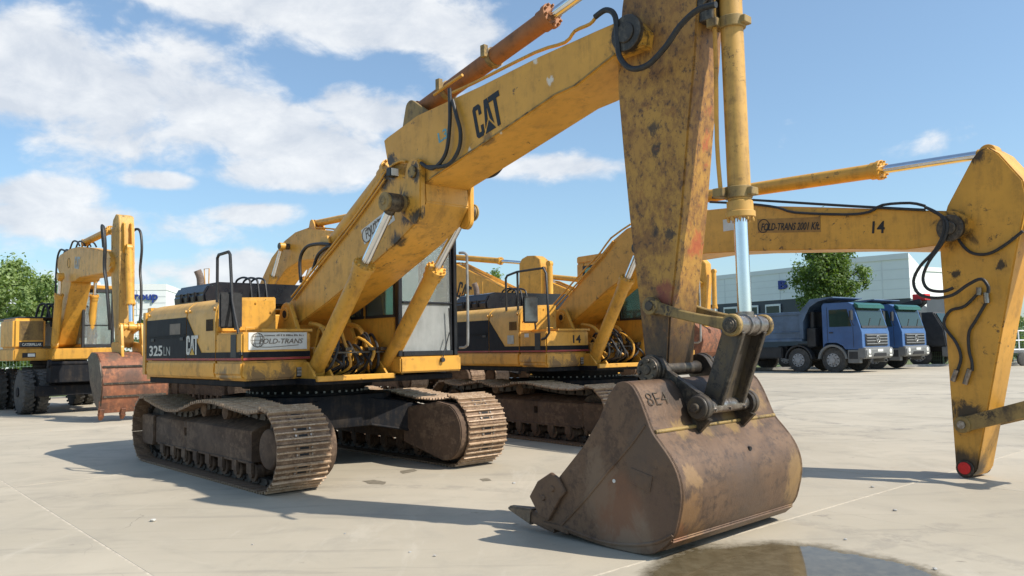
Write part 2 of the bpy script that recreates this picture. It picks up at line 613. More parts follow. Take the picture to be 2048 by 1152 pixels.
def cat_logo(parent, mtx, w, hh, mat='ink', tri='ink'):
    for i, (pl, m) in enumerate(((CAT_C, mat), (CAT_A, mat), (CAT_T, mat), (CAT_TRI, tri))):
        b = MB()
        n = len(pl)
        b.add([(x * w, y / .8 * hh, .0005) for x, y in pl] + [(x * w, y / .8 * hh, .003) for x, y in pl],
              [tuple(range(n, 2 * n))] + [(k, (k + 1) % n, (k + 1) % n + n, k + n) for k in range(n)])
        o = b.build('lettering' if i < 3 else 'logo_triangle', m, parent)
        o.matrix_local = mtx


def spline(P, k=3):
    out = []
    P = [Vector(p) for p in P]
    for i in range(len(P) - 1):
        a, b, c, d = P[max(i - 1, 0)], P[i], P[i + 1], P[min(i + 2, len(P) - 1)]
        for j in range(k):
            t = j / k
            q = .5 * ((2 * b) + (c - a) * t + (2 * a - 5 * b + 4 * c - d) * t * t + (3 * b - a - 3 * c + d) * t ** 3)
            out.append((q.x, q.y))
    return out + [tuple(P[-1])]


def arc(cx, cz, r, a0, a1, n=8):
    return [(cx + r * math.cos(math.radians(a0 + (a1 - a0) * i / n)), cz + r * math.sin(math.radians(a0 + (a1 - a0) * i / n))) for i in range(n + 1)]


def hull(circles, n=20):
    """convex outline round several discs (x, z, r)"""
    pts = [(x + r * math.cos(2 * PI * k / n), z + r * math.sin(2 * PI * k / n)) for x, z, r in circles for k in range(n)]
    pts = sorted(set((round(a, 5), round(b, 5)) for a, b in pts))

    def half(ps):
        h = []
        for p in ps:
            while len(h) > 1 and (h[-1][0] - h[-2][0]) * (p[1] - h[-2][1]) - (h[-1][1] - h[-2][1]) * (p[0] - h[-2][0]) <= 0:
                h.pop()
            h.append(p)
        return h[:-1]
    return half(pts) + half(pts[::-1])


# ================================================================ the setting
def concrete_mat():
    m = Mat('sun bleached concrete').use_world()
    big, mid, fine = m.noise(.22, 5, .6), m.noise(1.3, 8, .65, dist=.6), m.noise(22, 8, .7)
    c = m.mix(m.ramp(big, .3, .7), (.375, .325, .245), (.475, .415, .32))
    c = m.mix(m.math('MULTIPLY', m.ramp(mid, .45, .72), .5), c, (.30, .268, .215))
    # turning tyre marks: long thin swirls
    sw = m.noise(1, 7, .68, m.mapped((.35, 2.6, 1), (0, 0, .35)), 1.2)
    c = m.mix(m.math('MULTIPLY', m.ramp(sw, .54, .68), .42), c, (.255, .228, .185))
    sw2 = m.noise(1, 6, .7, m.mapped((2.2, .3, 1), (0, 0, -.25), (7, 3, 0)), .9)
    c = m.mix(m.math('MULTIPLY', m.ramp(sw2, .57, .7), .35), c, (.53, .475, .385))
    c = m.mix(m.math('MULTIPLY', m.ramp(fine, .6, .72), .35), c, (.26, .24, .21))
    st = m.noise(2.7, 6, .7, m.mapped((1, 1, 1), (0, 0, 0), (31, 17, 0)))
    c = m.mix(m.math('MULTIPLY', m.ramp(st, .64, .73), .5), c, (.15, .135, .115))
    dr = m.noise(7, 4, .55, m.mapped((1, 1, 1), (0, 0, 0), (3, 8, 0)))
    c = m.mix(m.math('MULTIPLY', m.math('MULTIPLY', m.ramp(dr, .70, .73), m.ramp(big, .45, .6)), .6), c, (.13, .115, .09))
    # hairline cracks
    vo = m.N.new('ShaderNodeTexVoronoi')
    vo.feature = 'DISTANCE_TO_EDGE'
    vo.inputs['Scale'].default_value = .23
    wv = m.N.new('ShaderNodeVectorMath')
    wv.operation = 'ADD'
    m.Lk.new(m.coord, wv.inputs[0])
    nz = m.N.new('ShaderNodeTexNoise')
    nz.inputs['Scale'].default_value, nz.inputs['Detail'].default_value = .7, 7
    m.Lk.new(m.coord, nz.inputs['Vector'])
    m.Lk.new(nz.outputs['Color'], wv.inputs[1])
    m.Lk.new(wv.outputs[0], vo.inputs['Vector'])
    crack = m.math('MULTIPLY', m.math('SUBTRACT', 1., m.ramp(vo.outputs['Distance'], .0003, .0014)), m.ramp(m.noise(.5, 3, .5), .57, .64))
    c = m.mix(m.math('MULTIPLY', crack, .4), c, (.10, .09, .075))
    # curved tyre tracks of turning machines
    br = m.ramp(m.noise(3.5, 8, .75), .42, .62)
    for cx, cy, r, w, k in ((9.5, 16.0, 4.2, .28, .5), (9.9, 15.6, 5.6, .30, .42), (2.0, 24.0, 11.5, .35, .45), (-2.5, 2.5, 6.4, .26, .35), (14.0, 9.0, 5.4, .3, .42), (6.0, 2.0, 5.2, .22, .32), (12.0, 26.0, 5.0, .35, .5), (12.5, 26.0, 6.8, .35, .45)):
        dv = m.N.new('ShaderNodeVectorMath')
        dv.operation = 'DISTANCE'
        m.Lk.new(m.coord, dv.inputs[0])
        dv.inputs[1].default_value = (cx, cy, 0)
        band = m.math('SUBTRACT', 1., m.ramp(m.math('ABSOLUTE', m.math('SUBTRACT', dv.outputs['Value'], r)), w * .35, w * .6))
        c = m.mix(m.math('MULTIPLY', m.math('MULTIPLY', band, br), k), c, (.19, .17, .145))
    oi = m.N.new('ShaderNodeObjectInfo')
    v = m.math('ADD', m.math('MULTIPLY', oi.outputs['Random'], .10), .95)
    h = m.N.new('ShaderNodeHueSaturation')
    m.Lk.new(v, h.inputs['Value'])
    m.Lk.new(c, h.inputs['Color'])
    m.col(h.outputs[0])
    m.rough(m.math('ADD', m.math('MULTIPLY', mid, .25), .6))
    m.bump(m.math('ADD', fine, m.math('MULTIPLY', m.noise(90, 4, .7), .6)), .22, .006)
    return m.m


MT['concrete'] = concrete_mat()
MT['joint'] = plain('sand filled joint', (.47, .41, .32), .9, 0, .2, 14)
gm = Mat('rough grass ground').use_world()
gm.col(gm.mix(gm.ramp(gm.noise(.5, 8, .7), .35, .65), (.075, .115, .03), (.16, .17, .065)))
gm.set(Roughness=.95)
MT['ground'] = gm.m

ground = MB().add([(-1500, -60, -.03), (1500, -60, -.03), (1500, 2500, -.03), (-1500, 2500, -.03)], [(0, 1, 2, 3)]).build('ground', 'ground')
tag(ground, kind='structure')
# concrete yard: a bed with cast slabs on it, joints left open
GU, GV = Vector((.656, -.755, 0)), Vector((.755, .656, 0))
SL, U0, V0 = 7.0, -3.67, 1.77
yard_edge = [(-34, -8), (-34, 9.6), (-1.5, 40.2), (60, 42.5), (60, -8)]
yard = MB().plan(yard_edge, -.15, -.0022).build('yard', 'joint')
tag(yard, kind='structure')


def in_yard(p):
    x, y = p
    ins = False
    n = len(yard_edge)
    for i in range(n):
        (x0, y0), (x1, y1) = yard_edge[i], yard_edge[(i + 1) % n]
        if (y0 > y) != (y1 > y) and x < (x1 - x0) * (y - y0) / (y1 - y0) + x0:
            ins = not ins
    return ins


g = .009
slab_me = None
ang = math.atan2(GU.y, GU.x)
for iu in range(-12, 12):
    for iv in range(-8, 12):
        cu_, cv_ = U0 + (iu + .5) * SL, V0 + (iv + .5) * SL
        c = GU * cu_ + GV * cv_
        cs = [GU * (cu_ + a * SL / 2) + GV * (cv_ + b * SL / 2) for a in (-1, 1) for b in (-1, 1)]
        if not any(in_yard((q.x, q.y)) for q in cs + [c]):
            continue
        if c.y < -9 or c.y > 46.5 or abs(c.x) > .8 * max(c.y, 0) + 13:
            continue
        if slab_me is None:
            b = MB().box(-SL / 2 + g, SL / 2 - g, -SL / 2 + g, SL / 2 - g, -.0055, 0)
            o = b.build('concrete_slab', 'concrete', yard, .002)
            slab_me = o.data
        else:
            o = bpy.data.objects.new('concrete_slab', slab_me)
            COL.objects.link(o)
            o.parent = yard
        o.location = (c.x, c.y, 0)
        o.rotation_euler[2] = ang

# rain puddle beside the bucket: a thin sheet of water that thins out to a damp ragged margin
PUD = Vector((1.72, 4.95, 0))
pm = Mat('puddle water').use_world()
_d = pm.N.new('ShaderNodeVectorMath')
_d.operation = 'SUBTRACT'
pm.Lk.new(pm.coord, _d.inputs[0])
_d.inputs[1].default_value = PUD
_l = pm.N.new('ShaderNodeVectorMath')
_l.operation = 'MULTIPLY'
pm.Lk.new(_d.outputs[0], _l.inputs[0])
_l.inputs[1].default_value = (1 / .92, 1 / 1.08, 0)
_n = pm.N.new('ShaderNodeVectorMath')
_n.operation = 'LENGTH'
pm.Lk.new(_l.outputs[0], _n.inputs[0])
_rad = pm.math('ADD', pm.math('ADD', _n.outputs['Value'], pm.math('MULTIPLY', pm.math('SUBTRACT', pm.noise(2.2, 4, .6), .5), .35)), pm.math('MULTIPLY', pm.math('SUBTRACT', pm.noise(16, 8, .75), .5), .22))
_core = pm.math('SUBTRACT', 1., pm.ramp(_rad, .95, 1.0))
_damp = pm.math('MULTIPLY', pm.math('SUBTRACT', 1., pm.ramp(_rad, .95, 1.12)), .62)
pm.col(pm.mix(pm.ramp(pm.noise(9, 9, .75), .35, .68), (.095, .073, .040), (.15, .12, .072)))
pm.rough(pm.math('SUBTRACT', .65, pm.math('MULTIPLY', _core, .58)))
pm.set(IOR=1.33, Specular_IOR_Level=.62)
pm.bump(pm.noise(30, 4, .6), .02, .002)
_t = pm.N.new('ShaderNodeBsdfTransparent')
_m = pm.N.new('ShaderNodeMixShader')
pm.Lk.new(pm.math('MAXIMUM', pm.math('MULTIPLY', _core, .93), _damp), _m.inputs[0])
pm.Lk.new(_t.outputs[0], _m.inputs[1])
pm.Lk.new(pm.b.outputs[0], _m.inputs[2])
pm.Lk.new(_m.outputs[0], pm.N['Material Output'].inputs['Surface'])
MT['puddle'] = pm.m
pud = MB().add([(PUD.x + 1.35 * math.cos(t * PI / 20), PUD.y + 1.55 * math.sin(t * PI / 20), .004) for t in range(40)], [tuple(range(40))]).build('puddle', 'puddle')
tag(pud, kind='structure')
wm = Mat('wet concrete')
wm.use_world()
wm.col(wm.mix(wm.ramp(wm.noise(14, 8, .7), .35, .65), (.15, .125, .09), (.22, .19, .14)))
wm.set(Roughness=.7)
MT['wet'] = wm.m


def blob(pts, z, name, mat, jit=.03, sub=6):
    P = [gnd(a, b) for a, b in pts]
    out = []
    for i, p in enumerate(P):
        q = P[(i + 1) % len(P)]
        for k in range(sub):
            t = k / sub
            out.append((p.x + (q.x - p.x) * t + random.uniform(-jit, jit), p.y + (q.y - p.y) * t + random.uniform(-jit, jit), z))
    o = MB().add(out, [tuple(range(len(out)))]).build(name, mat)
    return tag(o, kind='structure')


for pts in ([(725, 962), (750, 960), (772, 964), (768, 969), (740, 968)], [(960, 958), (975, 957), (985, 961), (965, 963)], [(800, 942), (830, 938), (835, 942), (805, 948)]):
    blob(pts, .003, 'oil_stain', 'wet', .01, 4)

# loose stone chips on the slabs
for i, (px, py, r) in enumerate([(306, 1043, .03), (1028, 967, .022), (870, 1113, .015), (690, 1068, .012), (1745, 975, .02), (1790, 1022, .018), (1870, 1140, .016), (505, 1090, .01), (820, 1105, .012), (1690, 1080, .014)]):
    p = gnd(px, py)
    bm = bmesh.new()
    bmesh.ops.create_icosphere(bm, subdivisions=1, radius=r)
    for v in bm.verts:
        v.co *= random.uniform(.6, 1.2)
        v.co.z *= .6
    me = bpy.data.meshes.new('stone_chip')
    bm.to_mesh(me)
    bm.free()
    me.materials.append(MT['kerb'] if i else MT['white_sign'])
    o = bpy.data.objects.new('stone_chip', me)
    COL.objects.link(o)
    o.location = (p.x, p.y, r * .4)
    tag(o, 'pale stone chip lying on the sunlit concrete' if i else 'larger white stone chip on the concrete left of the boom shadow', 'stone', 'loose stone chips on the concrete' if i else None)


# ================================================================ crawler excavators
def hyd(root, A, B, rb, rr, split=.6, bmat='yellow', collar=True, rod_eye=None, base_eye=None, emat=None):
    A, B = Vector(A), Vector(B)
    L = (B - A).length
    d = (B - A) / L
    m = MB()
    m.stack(A, d, [(0.02, rb * .9), (.05, rb), (L * split - rb * 1.5, rb), (L * split - rb * 1.45, rb * 1.14), (L * split - .03, rb * 1.14)] if collar else [(0.02, rb), (L * split, rb)], 24)
    if collar:
        m.cyl(A + d * (L * split - rb * .55), A + d * (L * split), rb * 1.3, 24)
        a = d.orthogonal().normalized()
        b = d.cross(a)
        for k in range(10):
            q = a * math.cos(k * PI / 5) + b * math.sin(k * PI / 5)
            p = A + d * (L * split) + q * rb * 1.08
            m.cyl(p - d * .01, p + d * .028, rb * .15, 6)
    e = base_eye or rb * 1.05
    m.cyl(A - Vector((0, rb * .75, 0)), A + Vector((0, rb * .75, 0)), e, 20)
    bar = m.build('cylinder_barrel', bmat, root, .004)
    m = MB()
    m.cyl(A + d * (L * split - .02), B - d * rb * .6, rr, 24)
    MB.build(m, 'piston_rod', 'chrome', bar)
    m = MB()
    e = rod_eye or rb * 1.0
    m.cyl(B - Vector((0, rb * .8, 0)), B + Vector((0, rb * .8, 0)), e, 22)
    m.cyl(B - d * e * 1.35, B - d * e * .5, rr * 1.25, 20)
    m.build('rod_eye', emat or bmat, bar, .005)
    return bar


def track_path(sag):
    R, a = .413, 1.805
    cz = .443
    pts = []
    pts += [(-1.72 + 3.55 * i / 24, .03) for i in range(25)]
    pts += arc(a, cz, R, -72, 76, 14)
    pts += sag
    pts += arc(-a, cz, R, 100, 252, 14)
    # resample
    n = len(pts)
    seg = [math.dist(pts[i], pts[(i + 1) % n]) for i in range(n)]
    L = sum(seg)
    N = round(L / .19)
    out = []
    for k in range(N):
        s = L * k / N
        i = 0
        while s > seg[i]:
            s -= seg[i]
            i += 1
        t = s / seg[i]
        p, q = pts[i], pts[(i + 1) % n]
        out.append((p[0] + (q[0] - p[0]) * t, p[1] + (q[1] - p[1]) * t))
    return out


def shoe_mesh():
    m = MB()
    w = .30
    m.box(-.090, .092, -w, w, 0, .012)
    m.prism([(.086, .0), (.100, .004), (.100, .012), (.086, .016)], -w, w)
    m.cur = 3
    for x, h_ in ((-.078, .040), (-.012, .033), (.054, .033)):
        m.prism([(x - .012, .011), (x + .012, .011), (x + .007, h_), (x - .007, h_)], -w, w)
    m.cur = 1
    for x in (-.045, .022):
        m.box(x - .012, x + .012, -.05, .05, .008, .0135)
    m.cur = 2
    for y in (-.085, .085):
        for x in (-.045, .022):
            m.cyl((x, y, .01), (x, y, .024), .012, 6)
    o = m.build('track_shoe', ['track', 'dark', 'bright_steel', 'grouser'])
    me = o.data
    bpy.data.objects.remove(o)
    return me


SHOE = shoe_mesh()
SAG1 = [(1.55, .80), (1.25, .815), (.85, .85), (.58, .872), (.3, .875), (.05, .855), (-.3, .775), (-.6, .72), (-.95, .715), (-1.35, .765), (-1.62, .81)]
SAG2 = [(1.6, .80), (1.2, .80), (.8, .835), (.5, .87), (.2, .86), (-.15, .80), (-.4, .80), (-.7, .865), (-1.0, .84), (-1.35, .79), (-1.62, .81)]


def undercarriage(root, dyaw, detail=True, drive=1, sag=(SAG1, SAG2)):
    """tracks, frames, car body; drive = +1: sprockets under the boom"""
    for side in (-1, 1):
        yc = 1.225 * side
        path = track_path(sag[0 if side < 0 else 1])
        n = len(path)
        ch = MB()
        belt = MB()
        mats = []
        for i, p in enumerate(path):
            q, r_ = path[(i + 1) % n], path[i - 1]
            t = Vector((q[0] - r_[0], q[1] - r_[1])).normalized()
            nrm = Vector((t.y, -t.x))
            mt = Matrix(((-t.x, 0, nrm.x, p[0]), (0, 1, 0, yc), (-t.y, 0, nrm.y, p[1]), (0, 0, 0, 1)))
            mats.append(mt)
            for yy in (-.11, .075):
                vs = [mt @ Vector((x, y + yy, z)) for x, y, z in [(-.10, 0, -.075), (.10, 0, -.075), (.07, 0, -.002), (-.07, 0, -.002), (-.10, .035, -.075), (.10, .035, -.075), (.07, .035, -.002), (-.07, .035, -.002)]]
                ch.add(vs, [(0, 1, 2, 3), (7, 6, 5, 4), (0, 4, 5, 1), (1, 5, 6, 2), (2, 6, 7, 3), (3, 7, 4, 0)])
            ch.cyl(mt @ Vector((.06, -.13, -.05)), mt @ Vector((.06, .13, -.05)), .028, 8)
        chain = ch.build('track_chain', 'chain', root, rotz=dyaw)
        if detail:
            for mt in mats:
                o = bpy.data.objects.new('track_shoe', SHOE)
                COL.objects.link(o)
                o.parent = chain
                w = mt @ Matrix.Rotation(random.uniform(-.02, .02), 4, 'Y')
                o.matrix_local = w
        else:
            for mt in mats:
                for vs, fs in ([[(x, y, z) for x in (-.09, .1) for y in (-.3, .3) for z in (0, .012)], None], [[(x, y, z) for x in (-.09, -.065) for y in (-.3, .3) for z in (.01, .03)], None], [[(x, y, z) for x in (-.02, .0) for y in (-.3, .3) for z in (.01, .025)], None], [[(x, y, z) for x in (.045, .065) for y in (-.3, .3) for z in (.01, .025)], None]):
                    belt.add([mt @ Vector(v) for v in vs], [(0, 1, 3, 2), (4, 6, 7, 5), (0, 4, 5, 1), (2, 3, 7, 6), (0, 2, 6, 4), (1, 5, 7, 3)])
            tag(belt.build('track_shoes', 'track', chain), kind='stuff')
        s = side

        def Y(y):      # y measured from the machine's middle, outward positive
            return y * s
        # frame: side plate with the square opening, sloping top
        m = MB()
        d = drive
        x0, x1 = (-1.64, 1.36) if d > 0 else (-1.36, 1.64)
        m.cross([(Y(1.40), .26), (Y(1.40), .60), (Y(1.13), .70), (Y(1.02), .70), (Y(1.02), .26)], x0, -.62 * d if d > 0 else .53)
        xa, xb = sorted((-.53 * d, -.62 * d))
        m.v.clear(); m.f.clear(); m.mi.clear()
        m.cross([(Y(1.40), .26), (Y(1.40), .60), (Y(1.13), .70), (Y(1.02), .70), (Y(1.02), .26)], x0, xa)
        m.cross([(Y(1.40), .26), (Y(1.40), .60), (Y(1.13), .70), (Y(1.02), .70), (Y(1.02), .26)], xb, x1)
        m.box(xa, xb, min(Y(1.40), Y(1.02)), max(Y(1.40), Y(1.02)), .26, .42)
        m.cross([(Y(1.40), .52), (Y(1.40), .60), (Y(1.13), .70), (Y(1.02), .70), (Y(1.02), .52)], xa, xb)
        m.box(xa, xb, min(Y(1.3), Y(1.02)), max(Y(1.3), Y(1.02)), .42, .52)
        m.box(x0 + .1, x1 - .05, min(Y(1.415), Y(1.38)), max(Y(1.415), Y(1.38)), .245, .275)
        fr = m.build('track_frame', 'frame', root, .006, rotz=dyaw)
        # idler end: tensioner yoke block and idler wheel
        m = MB()
        xi = -1.805 * d
        xs = sorted((-1.66 * d, -2.13 * d))
        m.prism([(xs[0], .30), (xs[0] + .05, .22), (xs[1] - .05, .22), (xs[1], .3), (xs[1], .62), (xs[0], .62)], min(Y(1.425), Y(1.30)), max(Y(1.425), Y(1.30)))
        m.prism([(xs[0], .30), (xs[0] + .05, .24), (xs[1] - .05, .24), (xs[1], .3), (xs[1], .60), (xs[0], .60)], min(Y(1.15), Y(1.05)), max(Y(1.15), Y(1.05)))
        m.build('idler_yoke', 'frame', fr, .012, 2)
        m = MB()
        m.stack((xi, Y(1.225) - .09, .443), (0, 1, 0), [(0, .30), (.05, .335), (.07, .355), (.11, .355), (.13, .335), (.18, .30)], 36)
        m.build('idler_wheel', 'chain', fr)
        # drive end: sprocket, outer cover disc and inner motor housing
        xd = 1.805 * d
        m = MB()
        for k in range(23):
            a = 2 * PI * k / 23
            cx, cz = xd + .335 * math.cos(a), .443 + .335 * math.sin(a)
            m.cyl((cx, Y(1.225) - .03, cz), (cx, Y(1.225) + .03, cz), .028, 6)
        m.cyl((xd, Y(1.225) - .035, .443), (xd, Y(1.225) + .035, .443), .335, 36)
        sp = m.build('sprocket', 'chain', fr)
        m = MB()
        m.stack((xd, Y(1.24), .443), (0, s, 0), [(0, .27), (.06, .27), (.09, .225), (.17, .21), (.185, .195)], 36)
        for k in range(16):
            a = 2 * PI * k / 16
            m.cyl((xd + .245 * math.cos(a), Y(1.29), .443 + .245 * math.sin(a)), (xd + .245 * math.cos(a), Y(1.325), .443 + .245 * math.sin(a)), .016, 6)
        m.build('final_drive', 'frame', fr, .004)
        m = MB()
        xm0 = 1.0 * d
        prof = [(xm0, .26), (xd + .02 * d, .09)] + [(xd + d * .40 * math.sin(math.radians(a)), .443 - .36 * math.cos(math.radians(a))) for a in range(20, 170, 15)] + [(xd - .1 * d, .80), (xm0, .70)]
        m.prism(prof, min(Y(.83), Y(1.02)), max(Y(.83), Y(1.02)))
        m.build('motor_guard', 'frame', fr, .012, 2)
        # rollers
        for k in range(8):
            x = (-1.33 + k * .385) * d
            m = MB()
            m.stack((x, Y(1.225) - .19, .155), (0, 1, 0), [(0, .055), (.03, .055), (.031, .098), (.05, .098), (.052, .08), (.13, .08), (.132, .055), (.25, .055), (.252, .08), (.33, .08), (.332, .098), (.35, .098), (.351, .055), (.38, .055)], 16)
            m.box(x - .06, x + .06, Y(1.225) - .205, Y(1.225) - .175, .15, .27)
            m.box(x - .06, x + .06, Y(1.225) + .175, Y(1.225) + .205, .15, .27)
            m.build('track_roller', 'frame', fr)
        for x in (-.12, .52):
            m = MB()
            m.stack((x * d, Y(1.36), .765), (0, -s, 0), [(0, .05), (.015, .085), (.06, .085), (.062, .06), (.085, .06), (.087, .08), (.13, .08), (.132, .05), (.16, .05), (.162, .08), (.20, .08)], 18)
            m.box(x * d - .05, x * d + .05, min(Y(1.13), Y(1.05)), max(Y(1.13), Y(1.05)), .66, .80)
            m.build('carrier_roller', 'frame', fr)
    # car body with splayed legs
    m = MB()
    m.plan([(.95, -.55), (.95, .55), (.55, .95), (-.55, .95), (-.95, .55), (-.95, -.55), (-.55, -.95), (.55, -.95)], .50, .90)
    for sx in (-1, 1):
        for sy in (-1, 1):
            a = [(sx * .50, sy * .80), (sx * .95, sy * .35), (sx * 1.18, sy * 1.10), (sx * .62, sy * 1.10)]
            n0 = len(m.v)
            vs = [(x, y, .52 if i < 2 else .36) for i, (x, y) in enumerate(a)] + [(x, y, .86 if i < 2 else .72) for i, (x, y) in enumerate(a)]
            m.add(vs, [(0, 1, 2, 3), (4, 7, 6, 5), (0, 4, 5, 1), (1, 5, 6, 2), (2, 6, 7, 3), (3, 7, 4, 0)])
            m.add([(x * 1.02, y, z) for (x, y), z in zip(a, (.50, .50, .345, .345))] + [(x * 1.02, y, z) for (x, y), z in zip(a, (.53, .53, .375, .375))], [(0, 1, 2, 3), (4, 7, 6, 5), (0, 4, 5, 1), (1, 5, 6, 2), (2, 6, 7, 3), (3, 7, 4, 0)])
    cb = m.build('car_body', 'under', root, .012, rotz=dyaw)
    m = MB()
    m.stack((0, 0, .88), (0, 0, 1), [(0, .80), (.05, .80), (.051, .74), (.11, .74), (.112, .84), (.19, .84)], 48)
    ring = m.build('swing_bearing', 'under', root)
    m = MB()
    for k in range(48):
        a = 2 * PI * k / 48
        m.cyl((.775 * math.cos(a), .775 * math.sin(a), .925), (.775 * math.cos(a), .775 * math.sin(a), .955), .014, 6)
    m.build('bearing_bolts', 'cast', ring)


def cab_unit(root, tint='glass', frame='black', roofmat='yellow'):
    x0, x1, y0, y1, z0, z1 = -.42, 1.43, .45, 1.40, 1.16, 3.06
    m = MB()
    m.box(x0, x1 - .06, y0 + .005, y1 - .005, z0, 1.40)                       # floor pan
    m.box(x0, x0 + .05, y0 + .03, y1 - .03, 1.40, 1.95)                         # rear wall
    for a, b in ((y0, y0 + .045), (y1 - .045, y1)):                           # sides with window openings
        m.box(x0 + .05, x1 - .09, a, b, 1.40, 1.88)
        m.prism([(x0, 1.88), (x0 + .18, 1.88), (x0 + .2, 2.93), (x0, 2.93)], a, b)
        m.box(x0 + .2, x1 - .09, a, b, 2.86, 2.93)
        m.box(.62, .70, a, b, 1.88, 2.86)
    m.box(x0, x1 - .05, y0, y1, 2.931, z1)
    cab = m.build('cab', roofmat, root, .018, 2)
    m = MB()
    m.box(x1 - .14, x1 + .05, y0 - .01, y1 + .015, z0, 1.36)
    m.build('sill', 'yellow', cab, .02, 2)
    m = MB()
    m.box(x1 - .085, x1, y0, y0 + .06, 1.365, 3.04)
    m.box(x1 - .085, x1, y1 - .055, y1, 1.365, 3.04)
    m.box(x1 - .08, x1 - .005, y0 + .075, y1 - .075, 2.95, 3.035)
    m.box(x1 - .08, x1 - .005, y0 + .075, y1 - .075, 1.365, 1.43)
    m.box(x1 - .07, x1 - .012, y0 + .075, y1 - .075, 2.03, 2.06)
    m.box(x1 - .10, x1 - .02, y1 - .10, y1 - .075, 1.43, 2.95)
    m.build('windscreen_frame', frame, cab, .008)
    MB().box(x1 - .045, x1 - .037, y0 + .06, y1 - .10, 2.06, 2.95).build('windscreen_upper_pane', tint, cab)
    MB().box(x1 - .045, x1 - .037, y0 + .06, y1 - .10, 1.43, 2.03).build('windscreen_lower_pane', 'glass_dusty' if tint == 'glass' else tint, cab)
    m = MB()
    for xa, xb in ((x0 + .19, .62), (.70, x1 - .09)):
        m.box(xa, xb, y0 + .018, y0 + .026, 1.88, 2.86)
    m.build('side_window_pane', 'glass_green', cab)
    m = MB()
    for xa, xb in ((x0 + .19, .62), (.70, x1 - .09)):
        m.box(xa, xb, y1 - .026, y1 - .018, 1.88, 2.86)
    m.build('door_window_pane', 'glass_green', cab)
    m = MB()
    for xa, xb in ((x0 + .17, .63), (.69, x1 - .088)):                          # rubber seals
        for a in (y0 - .004, y1 - .012):
            m.box(xa, xb, a, a + .016, 1.86, 1.895)
            m.box(xa, xb, a, a + .016, 2.84, 2.875)
            m.box(xa, xa + .03, a, a + .016, 1.895, 2.84)
            m.box(xb - .03, xb, a, a + .016, 1.895, 2.84)
    m.build('window_seals', 'hose', cab)
    MB().box(x0 + .02, x0 + .028, y0 + .05, y1 - .05, 1.95, 2.9).build('rear_pane', 'glass_green', cab)
    m = MB()
    m.box(.1, .6, .68, 1.16, 1.55, 1.70)
    m.prism([(.08, 1.66), (.2, 1.66), (.05, 2.28), (-.06, 2.26)], .70, 1.14)
    m.box(-.03, .06, .80, 1.04, 2.28, 2.48)
    m.box(.15, .65, .50, .64, 1.40, 1.82)
    m.box(.15, .65, 1.20, 1.33, 1.40, 1.82)
    m.build('operator_seat', 'seat', cab, .03, 2)
    m = MB()
    m.tube([(1.47, y1 + .01, 2.72), (1.56, y1 + .05, 2.70), (1.57, y1 + .06, 2.55), (1.565, y1 + .06, 1.62), (1.54, y1 + .05, 1.48), (1.45, y1 + .01, 1.46)], .018, 8, 5)
    m.build('grab_rail', 'cast', cab)
    m = MB()
    m.tube([(1.50, 1.08, 1.32), (1.475, 1.22, 1.66)], .008, 6, 1)
    m.tube([(1.455, 1.26, 1.5), (1.455, 1.235, 1.98)], .010, 6, 1)
    m.cyl((1.47, 1.08, 1.31), (1.52, 1.08, 1.31), .03, 10)
    m.build('wiper', 'hose', cab)
    m = MB()
    m.box(1.38, 1.47, 1.25, 1.37, 3.062, 3.10)
    m.cyl((1.38, 1.31, 3.16), (1.50, 1.31, 3.15), .065, 14)
    m.build('work_lamp', 'hose', cab, .006)
    return cab


SKIRT = paint('scuffed skirt paint', YB, dirt=.5, wear=.6, spots=[((.95, -.85, 1.17), .22, (.05, .035, .028)), ((.5, -1.4, 1.15), .2, (.06, .04, .03)), ((1.0, -1.2, 1.16), .2, (.05, .035, .028))])


